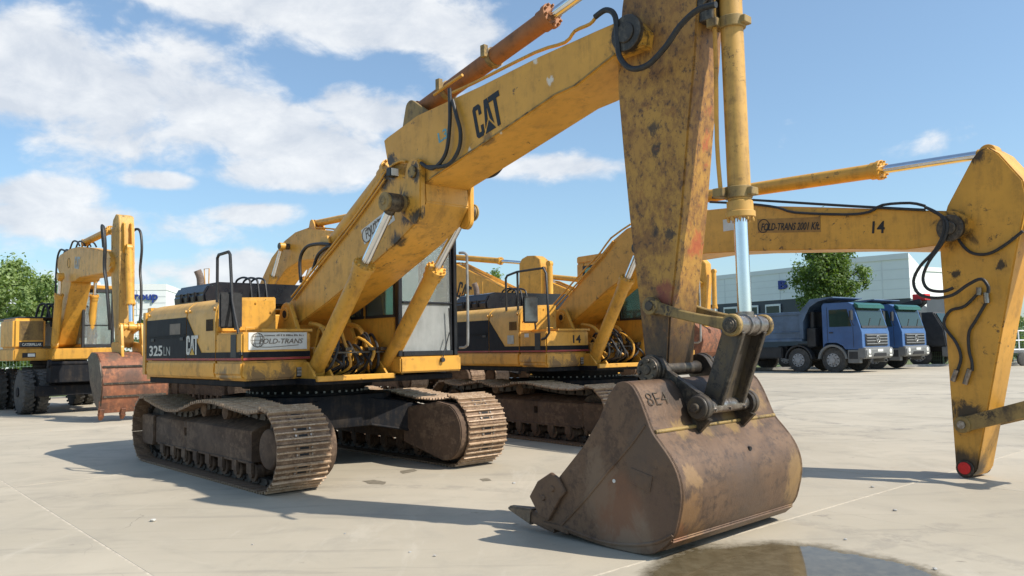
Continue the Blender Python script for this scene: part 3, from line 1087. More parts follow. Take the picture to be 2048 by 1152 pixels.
def body(root, livery=True, wide_rail=False):
    """upper structure; the outlines below follow the photographed machine"""
    m = MB()
    m.plan([(-2.0, -1.33), (-2.0, 1.33), (-.4, 1.33), (1.36, 1.36), (1.36, .44), (1.34, .42), (1.34, -.68), (.94, -.70), (.94, -1.33)], 1.06, 1.135)
    plat = m.build('platform', 'under', root, .01)
    MB().box(1.30, 1.38, -.66, .43, 1.10, 1.165).build('front_ledge', 'yellow', plat, .008)
    for s in (-1, 1):
        m = MB()
        xa = 1.0 if s < 0 else -.44
        m.cross([(s * 1.40, 1.355), (s * 1.41, 1.21), (s * 1.375, 1.15), (s * 1.30, 1.125), (s * 1.0, 1.137), (s * 1.0, 1.355)], -1.95, .28 if s < 0 else xa)
        m.build('skirt', 'yellow', plat, .02, 2)
    m = MB()
    m.cross([(-1.40, 1.355), (-1.41, 1.19), (-1.37, 1.13), (-.55, 1.137), (-.55, 1.355)], .285, 1.0)
    m.build('step_skirt', SKIRT, plat, .025, 2)
    # counterweight
    pl = [(-1.965, -1.39), (-2.2, -1.38), (-2.55, -1.15), (-2.78, -.75), (-2.88, -.3), (-2.88, .3), (-2.78, .75), (-2.55, 1.15), (-2.2, 1.38), (-1.965, 1.39)]
    m = MB()
    m.plan(pl, 1.10, 2.10)
    m.build('counterweight', 'yellow', root, .07, 3)
    # side cowls
    for s in (-1, 1):
        cs = [(s * .62, 1.365), (s * 1.395, 1.365), (s * 1.395, 1.92), (s * 1.37, 2.02), (s * 1.29, 2.09), (s * 1.16, 2.12), (s * .62, 2.14)]
        spans = [(-1.95, -.57), (-.555, .30)] if s < 0 else [(-1.95, -1.2), (-1.185, -.45)]
        for a, b in spans:
            cw = MB().cross(cs, a, b).build('side_door', 'yellow_pale', root, .012, 2)
    # machinery cover between the cowls
    m = MB()
    m.box(-1.95, -.35, -.61, .61, 1.14, 1.95)
    m.box(-.35, .95, -.46, .36, 1.14, 1.50)
    m.build('deck_cover', 'yellow', root, .015)
    # black engine hood
    m = MB()
    m.cross([(-.72, 2.145), (-.74, 2.30), (-.66, 2.44), (-.5, 2.475), (1.2, 2.475), (1.33, 2.43), (1.37, 2.3), (1.36, 2.145)], -2.74, -1.64)
    hood = m.build('engine_hood', 'black', root, .03, 2)
    m = MB()
    for x in (-2.45, -2.2, -1.95):
        m.box(x, x + .06, -.752, -.735, 2.20, 2.33)
    m.build('hood_louvres', 'dark', hood)
    m = MB()
    m.tube([(-2.3, -.50, 2.44), (-2.3, -.51, 2.58), (-2.31, -.55, 2.69)], .055, 12, 4)
    m.build('exhaust_pipe', 'brown_pipe', root)
    m = MB()
    m.tube([(-2.38, -.4, 2.47), (-2.42, -.4, 2.73), (-2.24, -.4, 2.72), (-2.25, -.4, 2.47)], .008, 6, 1)
    m.build('wire_loop', 'yellow', root)
    for k in range(3):
        m = MB()
        m.tube([(-2.1, -.05 + .11 * k, 2.46), (-2.05, -.05 + .12 * k, 2.54), (-1.9, -.03 + .12 * k, 2.575), (-1.72, -.02 + .12 * k, 2.54), (-1.66, -.02 + .12 * k, 2.46), (-1.6, -.02 + .12 * k, 2.2)], .016, 8, 5)
        m.build('hydraulic_hose', 'hose', root)
    # front end panel of the right cowl
    m = MB()
    m.add([(.304, y, z) for y, z in [(-1.385, 1.71), (-1.37, 1.98), (-1.27, 2.085), (-.66, 2.10), (-.64, 1.87), (-.74, 1.76), (-.80, 1.71)]] + [(.316, y, z) for y, z in [(-1.385, 1.71), (-1.37, 1.98), (-1.27, 2.085), (-.66, 2.10), (-.64, 1.87), (-.74, 1.76), (-.80, 1.71)]],
          [tuple(range(7, 14))] + [(k, (k + 1) % 7, (k + 1) % 7 + 7, k + 7) for k in range(7)])
    for y, z in ((-1.32, 1.86), (-.9, 2.06), (-.70, 1.95)):
        m.cyl((.31, y, z), (.332, y, z), .014, 8)
    m.build('front_panel', 'yellow', root, .003)
    # tool box in front of it
    m = MB()
    m.box(.31, 1.0, -1.395, -.53, 1.365, 1.685)
    tb = m.build('tool_box', 'yellow', root, .02, 2)
    m = MB()
    m.box(.33, 1.012, -1.16, -.515, 1.69, 1.722)
    m.tube([(.9, -1.30, 1.69), (.9, -1.30, 1.74), (.9, -1.18, 1.74), (.9, -1.18, 1.72)], .008, 6, 1)
    m.build('box_lid', 'yellow', tb, .008)
    MB().box(.72, .86, -1.402, -1.39, 1.40, 1.66).build('step_plate', 'hose', tb)
    # head lamp recess low on the front
    m = MB()
    m.box(.99, 1.006, -.72, -.585, 1.155, 1.265)
    lp = m.build('lamp_recess', 'dark', plat)
    m = MB()
    for z in (1.168, 1.204, 1.240):
        m.box(1.0, 1.014, -.715, -.625, z, z + .028)
    m.build('lamp_grille', 'cast', lp)
    # boom foot ears
    for y in (-.45, .33):
        m = MB()
        m.prism(hull([(.22, 1.93, .15), (-.05, 1.30, .12), (.62, 1.30, .12)], 24), y, y + .06)
        m.cyl((.22, y - .012, 1.93), (.22, y + .07, 1.93), .085, 20)
        ear = m.build('boom_bracket', 'yellow', root, .008)
        MB().cyl((.22, y - .016, 1.93), (.22, y + .074, 1.93), .05, 16).build('pin', 'dark', ear)  # dark disc standing in for the empty hole in the ear
    # cylinder feet and hoses on the front deck
    for y in (-.53, .47):
        m = MB()
        for dy in (-.13, .10):
            m.prism(hull([(1.1, 1.22, .11), (1.0, 1.14, .06), (1.25, 1.14, .06)]), y + dy, y + dy + .03)
        m.build('cylinder_foot', 'yellow', root, .004)
    for k in range(14):
        y = -.40 + .056 * k + random.uniform(-.02, .02)
        zz = 1.42 + random.uniform(-.10, .16)
        xx = 1.16 + random.uniform(-.05, .12)
        m = MB()
        m.tube([(.85, y, 1.50), (.97, y, zz + .16), (xx, y + random.uniform(-.06, .06), zz), (xx + .05, y + random.uniform(-.14, .14), 1.27), (1.0, y + random.uniform(-.18, .18), 1.16)], .019 if k % 4 else .015, 8, 5)
        m.build('hydraulic_hose', 'hose' if k % 5 else 'yellow', root)
    for y, z in ((-.18, 1.33), (.06, 1.28), (.22, 1.36)):
        m = MB()
        m.box(1.0, 1.12, y, y + .09, z, z + .11)
        m.build('valve_block', 'steel' if y else 'red_panel', root, .01)
    for y in (-.28, .24):
        m = MB()
        m.tube([(.55, y, 1.80), (.85, y, 1.74), (.97, y + .03, 1.55), (1.02, y + .05, 1.2)], .03, 8, 5)
        m.build('hydraulic_pipe', 'yellow', root)
    m = MB()
    m.box(1.18, 1.22, -.40, .38, 1.42, 1.44)
    for y in (-.4, -.2, .12, .3):
        m.box(1.17, 1.25, y, y + .1, 1.45, 1.49)
    m.build('hose_clamp_bar', 'steel', root)
    # hand rail and mirror on the right front corner
    m = MB()
    if wide_rail:
        m.tube([(-.12, -1.34, 2.05), (-.12, -1.34, 2.58), (-.08, -1.34, 2.63), (.2, -1.34, 2.67), (.9, -1.34, 2.67), (.97, -1.34, 2.58), (1.05, -1.37, 1.66), (1.0, -1.40, 1.58), (.9, -1.40, 1.56)], .019, 8, 1)
        m.tube([(.21, -1.34, 2.66), (.21, -1.34, 2.04)], .019, 8, 1)
    else:
        m.tube([(.21, -1.34, 2.06), (.21, -1.34, 2.60), (.25, -1.34, 2.635), (.52, -1.34, 2.645), (.56, -1.34, 2.61), (.63, -1.34, 2.05), (.93, -1.37, 1.52), (.98, -1.39, 1.42)], .019, 8, 1)
    rail = m.build('hand_rail', 'hose', root)
    m = MB()
    m.tube([(.60, -1.34, 2.12), (.62, -1.30, 1.72)], .014, 6, 1)
    m.build('mirror_bracket', 'hose', rail)
    m = MB()
    if wide_rail:
        m.box(.62, .66, -1.56, -1.27, 1.82, 2.24)
        mi = m.build('mirror', 'hose', rail, .018, 2)
        MB().box(.66, .663, -1.54, -1.29, 1.85, 2.21).build('mirror_face', 'truck_glass2', mi)
    else:
        m.box(.56, .60, -1.48, -1.20, 1.74, 2.16)
        m.build('mirror', 'hose', rail, .018, 2)


def small_print(parent, mtx, w, h_):
    """a line of print too small to read"""
    m = MB()
    x = 0
    while x < w:
        d = random.uniform(.35, .8) * h_
        m.box(x, min(x + d, w), 0, h_ * random.choice((.7, .7, 1)), .0005, .0015)
        x += d + h_ * random.choice((.25, .25, .25, .8))
    o = m.build('small_print', 'sign_ink', parent)
    o.matrix_local = mtx
    tag(o, kind='stuff')


def livery(root, U, kind):
    """black panels, stripes and lettering on the right flank and tool box"""
    ys = -1.3985
    zb, zr0, zr1 = 1.46, 1.367, 1.392

    def flat_y(prof, mat, name, y=ys, t=.003):
        return MB().prism(prof, y - t, y).build(name, mat, root)
    xr = -1.945
    flat_y([(xr, 1.394), (-.572, 1.394), (-.572, 1.91), (xr, 1.91)], 'navy', 'black_panel')
    flat_y([(-.553, 1.394), (.295, 1.394), (.295, zb), (-.10, zb), (-.553, 1.905)], 'navy', 'black_panel')
    for a, b in ((xr, -.572), (-.553, .295)):
        flat_y([(a, zr0), (b, zr0), (b, zr1), (a, zr1)], 'red_line', 'red_stripe')
    m = MB()
    for z in (1.66, 1.685):
        m.box(xr + .05, -.60, ys - .012, ys - .003, z, z + .008)
    m.build('door_rib', 'navy', root)
    for x in (-1.75, -.75):
        m = MB()
        m.box(x, x + .11, ys - .014, ys - .002, 1.62, 1.66)
        m.build('door_latch', 'hose', root, .004)
    for x, z in ((-1.90, 1.98), (-.62, 1.98), (-.50, 1.98), (.24, 1.98)):
        m = MB()
        m.cyl((x, -1.375, z), (x, -1.40, z + .004), .02, 10)
        m.build('hinge_bolt', 'yellow', root)
    m = MB()
    for k in range(7):
        m.box(.04 + k * .03, .052 + k * .03, ys - .004, ys, 1.72, 1.86)
    m.build('vent_slots', 'dark', root)
    flat_y([(.315, 1.394), (.995, 1.394), (.995, zb), (.315, zb)], 'navy', 'black_stripe')
    flat_y([(.315, zr0), (.995, zr0), (.995, zr1), (.315, zr1)], 'red_line', 'red_stripe')
    MB().box(1.0, 1.003, -1.38, -.54, 1.394, zb).build('black_stripe', 'navy', root)
    MB().box(1.0, 1.003, -1.38, -.54, zr0, zr1).build('red_stripe', 'red_line', root)
    # lettering and plates, just proud of the panels
    yd = ys - .0035
    if kind == 'main':
        text('325', .19, 'white_ink', root, axes((-1.83, yd, 1.43), (1, 0, 0), (0, 0, 1)), .47, .004)
        text('LN', .17, 'cast', root, axes((-1.31, yd, 1.43), (1, 0, 0), (0, 0, 1)), .22, 0)
        cat_logo(root, axes((-.55, yd, 1.435), (1, 0, 0), (0, 0, 1)), .36, .24, 'white_ink', 'gold_ink')
        m = MB()
        m.box(-1.1, -.75, yd - .004, yd, 1.70, 1.84)
        m.build('label_plate', 'sign_ink', root)
        # sponsor board on the tool box
        a, b, c = U.x(497, 664, 1.004), U.x(613.6, 663, 1.004), U.x(499, 700, 1.004)
        sb = MB().box(1.001, 1.006, a.y, b.y, c.z, a.z - .005).build('name_board', 'white_sign', root)
        w, h_ = b.y - a.y, a.z - c.z
        text('FOLD-TRANS', h_ * .40, 'sign_ink', sb, axes((1.0075, a.y + w * .17, c.z + h_ * .34), (0, 1, 0), (0, 0, 1)), w * .76, .001, .25)
        small_print(sb, axes((1.0075, a.y + w * .26, c.z + h_ * .76), (0, 1, 0), (0, 0, 1)), w * .68, h_ * .10)
        m = MB()
        cy, cz, r = a.y + w * .15, c.z + h_ * .54, h_ * .40

        def ring(fy, fz):
            m.tube([(1.007, cy + r * fy * math.cos(t * PI / 10), cz + r * fz * math.sin(t * PI / 10)) for t in range(21)], .0035, 5, 1)
        ring(1, 1), ring(.45, 1), ring(.8, 1)
        for z in (-.5, 0, .5):
            q = math.sqrt(1 - z * z) * r
            m.tube([(1.007, cy - q, cz + z * r), (1.007, cy + q, cz + z * r)], .0035, 5, 1)
        m.tube([(1.007, a.y + w * .1, c.z + h_ * .2), (1.007, a.y + w * .35, c.z + h_ * .14), (1.007, a.y + w * .85, c.z + h_ * .25)], .004, 5, 4)
        m.build('globe_emblem', 'sign_ink', sb)
    else:
        text('14', .17, 'ink', root, axes((1.002, -.86, 1.50), (0, 1, 0), (0, 0, 1)), .16, .004)
        MB().box(-.02, .16, ys - .004, ys, 1.50, 1.64).build('data_plate', 'cast', root)
        MB().box(.45, .56, -1.40, -1.392, 1.60, 1.66).build('label_plate', 'white_sign', root)


def bucket(root, prof_back, lip, y0, y1, mat, ears, teeth=5, tooth_len=.30, side_mat=None, cutter=True):
    """prof_back: outline of the shell from top lip round the back to the cutting edge"""
    m = MB()
    t = .035
    P = [Vector((x, 0, z)) for x, z in prof_back]
    ns = []
    for i in range(len(P)):
        a, b = P[max(i - 1, 0)], P[min(i + 1, len(P) - 1)]
        d = (b - a).normalized()
        ns.append(Vector((-d.z, 0, d.x)))
    cen = sum(P, Vector()) / len(P)
    sgn = 1 if (cen - P[len(P) // 2]).dot(ns[len(P) // 2]) > 0 else -1
    inner = [p + n * t * sgn for p, n in zip(P, ns)]
    k = len(P)
    vs = [(p.x, y, p.z) for y in (y0, y1) for p in P + inner]
    fs = []
    for i in range(k - 1):
        fs += [(i, i + 1, 2 * k + i + 1, 2 * k + i), (k + i, 2 * k + k + i, 2 * k + k + i + 1, k + i + 1)]
        fs += [(i, k + i, k + i + 1, i + 1), (2 * k + i, 2 * k + i + 1, 3 * k + i + 1, 3 * k + i)]
    fs += [(0, 2 * k, 3 * k, k), (k - 1, 2 * k - 1, 4 * k - 1, 3 * k - 1)]
    m.add(vs, fs)
    shell = m.build('bucket_shell', mat, root)
    for ya, yb_ in ((y0 - .012, y0 + .028), (y1 - .028, y1 + .012)):
        m = MB()
        m.prism(list(prof_back) + list(lip), ya, yb_)
        m.build('bucket_side_plate', side_mat or mat, shell, .004)
    # cutting edge, teeth
    e = Vector((prof_back[-1][0], 0, prof_back[-1][1]))
    d = (P[-1] - P[-3]).normalized()
    up = ns[-1] * sgn
    m = MB()
    m.prism([((e - d * .22 - up * .012).x, (e - d * .22 - up * .012).z), ((e + d * .05 - up * .005).x, (e + d * .05 - up * .005).z), ((e + d * .05 + up * .02).x, (e + d * .05 + up * .02).z), ((e - d * .22 + up * .05).x, (e - d * .22 + up * .05).z)], y0 - .02, y1 + .02)
    m.build('cutting_edge', mat, shell, .006)
    for i in range(teeth):
        y = y0 + .045 + (y1 - y0 - .09) * i / (teeth - 1)
        L = tooth_len
        m = MB()
        q = [e - d * .06 - up * .05, e + d * L * .5 - up * .03, e + d * L * .5 + up * .06, e - d * .02 + up * .10]
        m.prism([(v.x, v.z) for v in q], y - .05, y + .05)
        ad = m.build('tooth_adapter', mat, shell, .01)
        m = MB()
        q0 = [e + d * L * .42 - up * .05, e + d * L * .42 + up * .08]
        q1 = [e + d * L * 1.12 + up * .0, e + d * L * 1.1 + up * .03]
        vs = [(v.x, y + s * w, v.z) for v, w in ((q0[0], .062), (q1[0], .035), (q1[1], .035), (q0[1], .062)) for s in (-1, 1)]
        m.add(vs, [(0, 1, 3, 2), (2, 3, 5, 4), (4, 5, 7, 6), (6, 7, 1, 0), (0, 2, 4, 6), (1, 7, 5, 3)])
        m.build('tooth_tip', 'tooth' if mat == 'bucket_main' else mat, ad, .012, 2)
    if cutter and not isinstance(cutter, bool):
        for ya in (y0 - .045, y1 + .012):
            m = MB()
            m.prism(cutter, ya, ya + .032)
            cc_ = (sum(p[0] for p in cutter) / len(cutter), sum(p[1] for p in cutter) / len(cutter))
            for dx, dz in ((-.05, -.03), (.05, .05)):
                m.cyl((cc_[0] + dx, ya - .012, cc_[1] + dz), (cc_[0] + dx, ya + .04, cc_[1] + dz), .026, 8)
            m.build('side_cutter', side_mat or mat, shell, .008)
    elif cutter:
        # side cutters on both front edges
        a, b = Vector((lip[0][0], 0, lip[0][1])), Vector((lip[1][0], 0, lip[1][1]))
        for ya in (y0 - .04, y1 + .012):
            dd = (b - a).normalized()
            nn = Vector((-dd.z, 0, dd.x))
            if nn.dot(cen - a) > 0:
                nn = -nn
            q = [a + dd * .02 - nn * .10, a + dd * .05 + nn * .02, a + dd * .16 + nn * .10, a + dd * .30 + nn * .04, a + dd * .33 - nn * .10]
            m = MB()
            m.prism([(v.x, v.z) for v in q], ya, ya + .028)
            for f_ in (.12, .24):
                v = a + dd * f_ - nn * .03
                m.cyl((v.x, ya - .012, v.z), (v.x, ya + .04, v.z), .028, 8)
            m.build('side_cutter', mat, shell, .006)
    return shell


def P3(p, y):
    return (p[0], y, p[1])


def tubes(root, F, y, lists, r, mat='hose', name='hydraulic_hose', smooth=5):
    for pts in lists:
        m = MB()
        m.tube([F.y(a, b, y) for a, b in pts], r, 10, smooth)
        m.build(name, mat, root)


def crown(prof, y0, y1):
    return MB().prism(prof, y0, y1)


# ---------------------------------------------------------------- the big excavator in front
def main_excavator():
    U = Frame((-2.73, 10.82), -.81)
    root = empty('crawler_excavator', U.o, U.yaw)
    tag(root, 'large yellow crawler excavator with two piece boom and wide bucket set down on the concrete', 'excavator', None)
    undercarriage(root, -.836 + .81, True, 1)
    body(root)
    livery(root, U, 'main')
    cab_unit(root)
    yb, hw = -.03, .30
    ya, yz = yb - hw, yb + hw
    lift = (2.72, 3.01)
    pv = U.y(829, 345, -.38)
    # base boom
    base = [(.04, 2.06), (.12, 1.86), (.32, 1.79), (1.05, 2.04), (1.6, 2.25), (2.5, 2.62), (2.86, 2.80), (3.02, 3.0), (3.0, 3.25), (2.75, 3.45), (2.45, 3.53), (2.19, 3.43), (1.32, 2.79)]
    bb = MB().prism(base, ya, yz).build('base_boom', paint('base boom paint', YB, spots=[((lift[0], -.33, lift[1]), .24), ((2.35, -.33, 3.4), .2), ((2.5, -.33, 2.62), .16)]), root, .012, 2)
    m = MB()
    for s0, s1 in ((ya - .075, ya - .002), (yz + .002, yz + .075)):
        m.prism(hull([(lift[0] + .06, lift[1] - .02, .13), (pv.x, pv.z + .02, .13), (lift[0] + .2, lift[1] - .14, .10)], 24), s0, s1)
    m.build('joint_plate', paint('oily joint plate paint', YB, spots=[((lift[0], -.4, lift[1]), .17), ((pv.x + .02, -.4, pv.z), .12), ((2.95, -.4, 2.85), .13)]), bb, .012, 2)
    for s in (-1, 1):
        m = MB()
        c0 = yb + s * hw
        m.cyl((lift[0], c0 + s * .05, lift[1]), (lift[0], c0 + s * .30, lift[1]), .088, 24)
        m.cyl((lift[0], c0 + s * .30, lift[1]), (lift[0], c0 + s * .325, lift[1]), .10, 24)
        m.cyl((lift[0], c0 + s * .325, lift[1]), (lift[0], c0 + s * .335, lift[1]), .035, 12)
        m.build('lift_pin_end', 'link', bb, .006)
    for s in (-1, 1):
        m = MB()
        c0 = yb + s * (hw + .075)
        m.cyl((pv.x, c0, pv.z), (pv.x, c0 + s * .02, pv.z), .065, 20)
        m.build('boom_joint_pin', 'link', bb, .004)
    # front boom
    fb_px = [(767, 281), (772, 276), (833, 231), (960, 172), (1077, 113), (1190, 62), (1227, 46), (1268, 38), (1290, 60), (1285, 92), (1262, 100), (1230, 112), (1150, 175), (1110, 193), (953, 299), (849, 368), (800, 350), (775, 330)]
    fprof = U.prof(fb_px, ya)
    stk_pin = U.y(1262, 70, -.3)
    fb = MB().prism(fprof, ya, yz).build('front_boom', paint('front boom paint', YB, dirt=.36, wear=.63, spots=[((stk_pin.x, ya, stk_pin.z), .20), ((2.4, ya, 3.55), .14), ((3.0, ya, 3.22), .12, (.16, .085, .03)), ((4.0, ya, 3.45), .10, (.16, .085, .03))] + [((v.x, ya, v.z), r, (.75, .73, .66)) for v, r in ((U.y(1101, 160, ya), .05), (U.y(1070, 120, ya), .04), (U.y(940, 300, ya), .035), (U.y(1000, 265, ya), .03))]), root, .012, 2)
    # weld bead along the lower edge, dirt ledge
    m = MB()
    m.tube([Vector((x, ya - .004, z + .02)) for x, z in U.prof([(1230, 112), (1150, 175), (1110, 193), (953, 299), (860, 361)], ya)], .008, 6, 1)
    m.build('weld_seam', 'link', fb)
    o = U.y(955, 279, ya - .001)
    r_, u_ = U.y(1009, 244, ya - .001) - o, U.y(946, 214, ya - .001) - o
    cat_logo(root, axes(o, r_, u_), r_.length, u_.length * .98, 'ink', 'ink')
    text('L3', .15, 'blue_ink', root, axes(U.y(878, 286, ya - .001), r_, u_), .15, .003)
    # white notice on the base boom
    q = [U.y(a, b, ya - .003) for a, b in ((729, 489), (790, 440), (783, 413), (722, 461))]
    nb = MB().prism([(v.x, v.z) for v in q], ya - .004, ya - .001).build('name_board', 'white_sign', root)
    rr_, uu = q[1] - q[0], q[3] - q[0]
    text('FOLD-TRANS', .15, 'sign_ink', nb, axes(q[0] + rr_ * .10 + uu * .22 + Vector((0, -.003, 0)), rr_, uu), rr_.length * .86, .001, .2)
    small_print(nb, axes(q[0] + rr_ * .18 + uu * .68 + Vector((0, -.003, 0)), rr_, uu), rr_.length * .75, .035)
    m = MB()
    c0 = q[0] + rr_ * .13 + uu * .45
    m.tube([c0 + (rr_.normalized() * math.cos(t * PI / 10) + uu.normalized() * math.sin(t * PI / 10)) * .085 + Vector((0, -.004, 0)) for t in range(21)], .005, 5, 1)
    m.build('globe_emblem', 'sign_ink', nb)
    # lift cylinders
    for s in (-1, 1):
        y = yb + s * .50
        hyd(root, (1.10, y, 1.22), (lift[0], y, lift[1]), .098, .050, .66, emat='steel')
    # adjusting cylinder on the back of the base boom
    hyd(root, (.72, yb, 2.80), (2.30, yb, 3.72), .118, .06, .82)
    m = MB()
    for dy in (-.16, .12):
        m.prism([(.55, 2.35), (.95, 2.55), (.80, 2.90), (.64, 2.90)], yb + dy, yb + dy + .04)
    m.build('cylinder_bracket', 'yellow', bb, .004)
    # stick cylinder
    hyd(root, (2.56, yb, 4.13), (5.85, yb, 4.86), .094, .052, .625, 'rust_barrel')
    m = MB()
    for dy in (-.15, .11):
        m.prism(hull([(2.56, 4.13, .09), (2.45, 3.86, .06), (2.95, 3.92, .05)]), yb + dy, yb + dy + .04)
    m.build('cylinder_bracket', 'link', fb, .004)
    d = (Vector((5.85, 0, 4.86)) - Vector((2.56, 0, 4.13))).normalized()
    for t, w in ((1.25, .03), (.5, .03)):
        p = Vector((2.56, yb, 4.13)) + d * t
        m = MB()
        m.cyl(p - d * w, p + d * w, .108, 20)
        m.box(p.x - .03, p.x + .03, yb - .15, yb - .10, p.z - .02, p.z + .1)
        m.box(p.x - .03, p.x + .03, yb + .04, yb + .12, p.z + .08, p.z + .13)
        m.build('clamp', 'link', fb)
    tubes(root, U, yb - .15, [[(868, 190), (895, 170), (925, 150)], [(905, 185), (950, 165), (1070, 105), (1130, 85), (1150, 62), (1180, 48), (1192, 34)]], .016, 'yellow', 'hydraulic_pipe', 3)
    tubes(root, U, ya - .05, [[(899, 177), (900, 210), (899, 255), (891, 308), (866, 337), (842, 326)], [(905, 200), (914, 235), (921, 265), (917, 300), (895, 330), (853, 334)]], .020)
    tubes(root, U, ya - .05, [[(1190, 34), (1212, 20), (1230, 32), (1235, 80), (1240, 115), (1262, 137), (1295, 130), (1330, 95), (1360, 52), (1395, 20), (1432, 9)]], .024)
    tubes(root, U, yz + .06, [[(948, 345), (968, 354), (992, 347), (1012, 322)], [(955, 340), (985, 343), (1008, 318)]], .02)
    tubes(root, U, ya - .02, [[(583, 594), (630, 535), (680, 472), (720, 420), (760, 362), (775, 338), (800, 322), (812, 324)]], .014, 'yellow', 'hydraulic_pipe', 2)
    tubes(root, U, ya - .02, [[(586, 600), (640, 530), (690, 468), (735, 408), (770, 358)]], .012, 'yellow', 'hydraulic_pipe', 2)
    tubes(root, U, yb - .2, [[(602, 565), (600, 520), (612, 495), (635, 488), (660, 489)], [(626, 540), (635, 512), (650, 497), (662, 492)]], .022)
    m = MB()
    p = U.y(787, 345, ya - .04)
    m.box(p.x - .06, p.x + .03, ya - .10, ya + .03, p.z - .05, p.z + .05)
    lp = m.build('boom_lamp', 'hose', root, .01)
    m = MB()
    m.box(p.x + .03, p.x + .036, ya - .09, ya + .02, p.z - .04, p.z + .04)
    m.build('lamp_lens', 'lamp', lp)
    # stick
    sh = .18
    sa, sz = yb - sh, yb + sh
    left = U.prof([(1235, 182), (1246, 310), (1258, 436), (1274, 575), (1289, 714)], sa)
    right = U.prof([(1335, 738), (1340, 637), (1351, 546), (1364, 420), (1377, 255), (1390, 109), (1396, -10)], sa)
    zt = right[-1][1]
    sprof = left + [(left[-1][0] + .02, left[-1][1] - .12), (right[0][0] - .04, right[0][1] - .06)] + right + [(right[-1][0] - .02, zt + .25), (6.18, 4.82), (6.0, 4.98), (5.82, 5.0), (5.70, 4.86), (5.58, 4.3), (5.52, 3.85)]
    sp = []
    for px, py, r in ((1258, 70, .19), (1309, 256, .085), (1312, 300, .07), (1311, 466, .075), (1340, 468, .06)):
        v = U.y(px, py, sa)
        sp.append(((v.x, sa, v.z), r))
    v = U.y(1310, 735, sa)
    sp.append(((v.x, yb, v.z - .1), .95))
    for px, py, r in ((1397, 280, .10), (1390, 330, .09), (1380, 400, .08), (1395, 490, .14), (1400, 220, .08)):
        v = U.y(px, py, 0)
        sp.append(((v.x, .05, v.z), r, (.42, .075, .03)))
    v = U.y(1330, 590, sa)
    sp.append(((v.x, sa, v.z), .12, (.25, .05, .035)))
    q_ = Mat('rubbed stick paint')
    n1, n2, n3 = q_.noise(2.1, 9, .7, dist=.5), q_.noise(1, 9, .74, q_.mapped((17, 17, 11), (.2, .25, 0))), q_.noise(28, 10, .75)
    c_ = q_.mix(q_.ramp(q_.noise(.9, 4, .6), .35, .65), (.47, .25, .042), (.40, .20, .040))
    mixn = q_.math('ADD', q_.math('MULTIPLY', n1, .55), q_.math('MULTIPLY', n2, .45))
    c_ = q_.mix(q_.math('MULTIPLY', q_.ramp(mixn, .42, .58), .85), c_, (.185, .082, .026))
    c_ = q_.mix(q_.math('MULTIPLY', q_.ramp(q_.math('MULTIPLY', q_.math('ADD', n2, n3), .5), .52, .60), .8), c_, (.060, .034, .020))
    sc_ = q_.noise(1, 5, .8, q_.mapped((38, 38, 7), (.9, .7, .2)), 1.0)
    c_ = q_.mix(q_.math('MULTIPLY', q_.ramp(sc_, .66, .72), .8), c_, (.05, .03, .02))
    for e_ in sp:
        c_ = q_.mix(q_.math('MULTIPLY', q_.spot(e_[0], e_[1]), .85 if len(e_) < 3 else .7), c_, (.030, .022, .018) if len(e_) < 3 else e_[2])
    c_ = q_.mix(q_.math('MULTIPLY', q_.ramp(q_.noise(5, 8, .75, dist=.8), .57, .66), .6), c_, (.26, .10, .025))
    q_.col(c_)
    q_.rough(q_.math('ADD', q_.math('MULTIPLY', n1, .3), .4))
    q_.bump(q_.math('ADD', n1, n3), .3, .008)
    sm = q_.m
    st = MB().prism(sprof, sa, sz).build('stick', sm, root, .014, 2)
    pvx, pvz = stk_pin.x, stk_pin.z
    for s in (-1, 1):
        m = MB()
        c0 = yb + s * hw
        m.cyl((pvx, c0 - s * .01, pvz), (pvx, c0 + s * .045, pvz), .15, 28)
        m.cyl((pvx, c0 + s * .045, pvz), (pvx, c0 + s * .06, pvz), .085, 20)
        m.build('stick_pin', 'steel', st, .006)
    # second wear plate near the top of the front face
    m = MB()
    m.box(6.30, 6.43, yb - .15, yb + .15, 3.95, 4.35)
    for dy in (-.17, .13):
        m.prism(hull([(6.50, 4.26, .10), (6.25, 4.1, .08), (6.25, 4.45, .08)]), yb + dy, yb + dy + .04)
    m.build('cylinder_bracket', 'steel', st, .006)
    # bucket cylinder and linkage
    Pp = U.y(1455, 650, -.31)
    bc_top, bc_bot = (6.50, yb, 4.26), (Pp.x - .02, yb, Pp.z)
    hyd(root, bc_top, bc_bot, .086, .052, .695, 'yellow_worn', rod_eye=.075, emat='bright_steel')
    m = MB()
    m.tube([(6.42, yb - .11, 4.12), (6.42, yb - .11, 3.6), (6.41, yb - .12, 3.0), (6.42, yb - .11, 2.62)], .017, 8, 3)
    m.build('hydraulic_pipe', 'yellow', root)
    for z in (3.92, 2.60):
        m = MB()
        m.cyl((6.505, yb, z - .045), (6.505, yb, z + .045), .104, 22)
        m.box(6.37, 6.46, yb - .15, yb - .04, z - .035, z + .035)
        m.box(6.56, 6.64, yb - .04, yb + .06, z - .03, z + .03)
        m.build('pipe_clamp', 'link', root, .006)
    Sp = U.y(1298, 612, -.29)
    Pz, Px = Pp.z, Pp.x
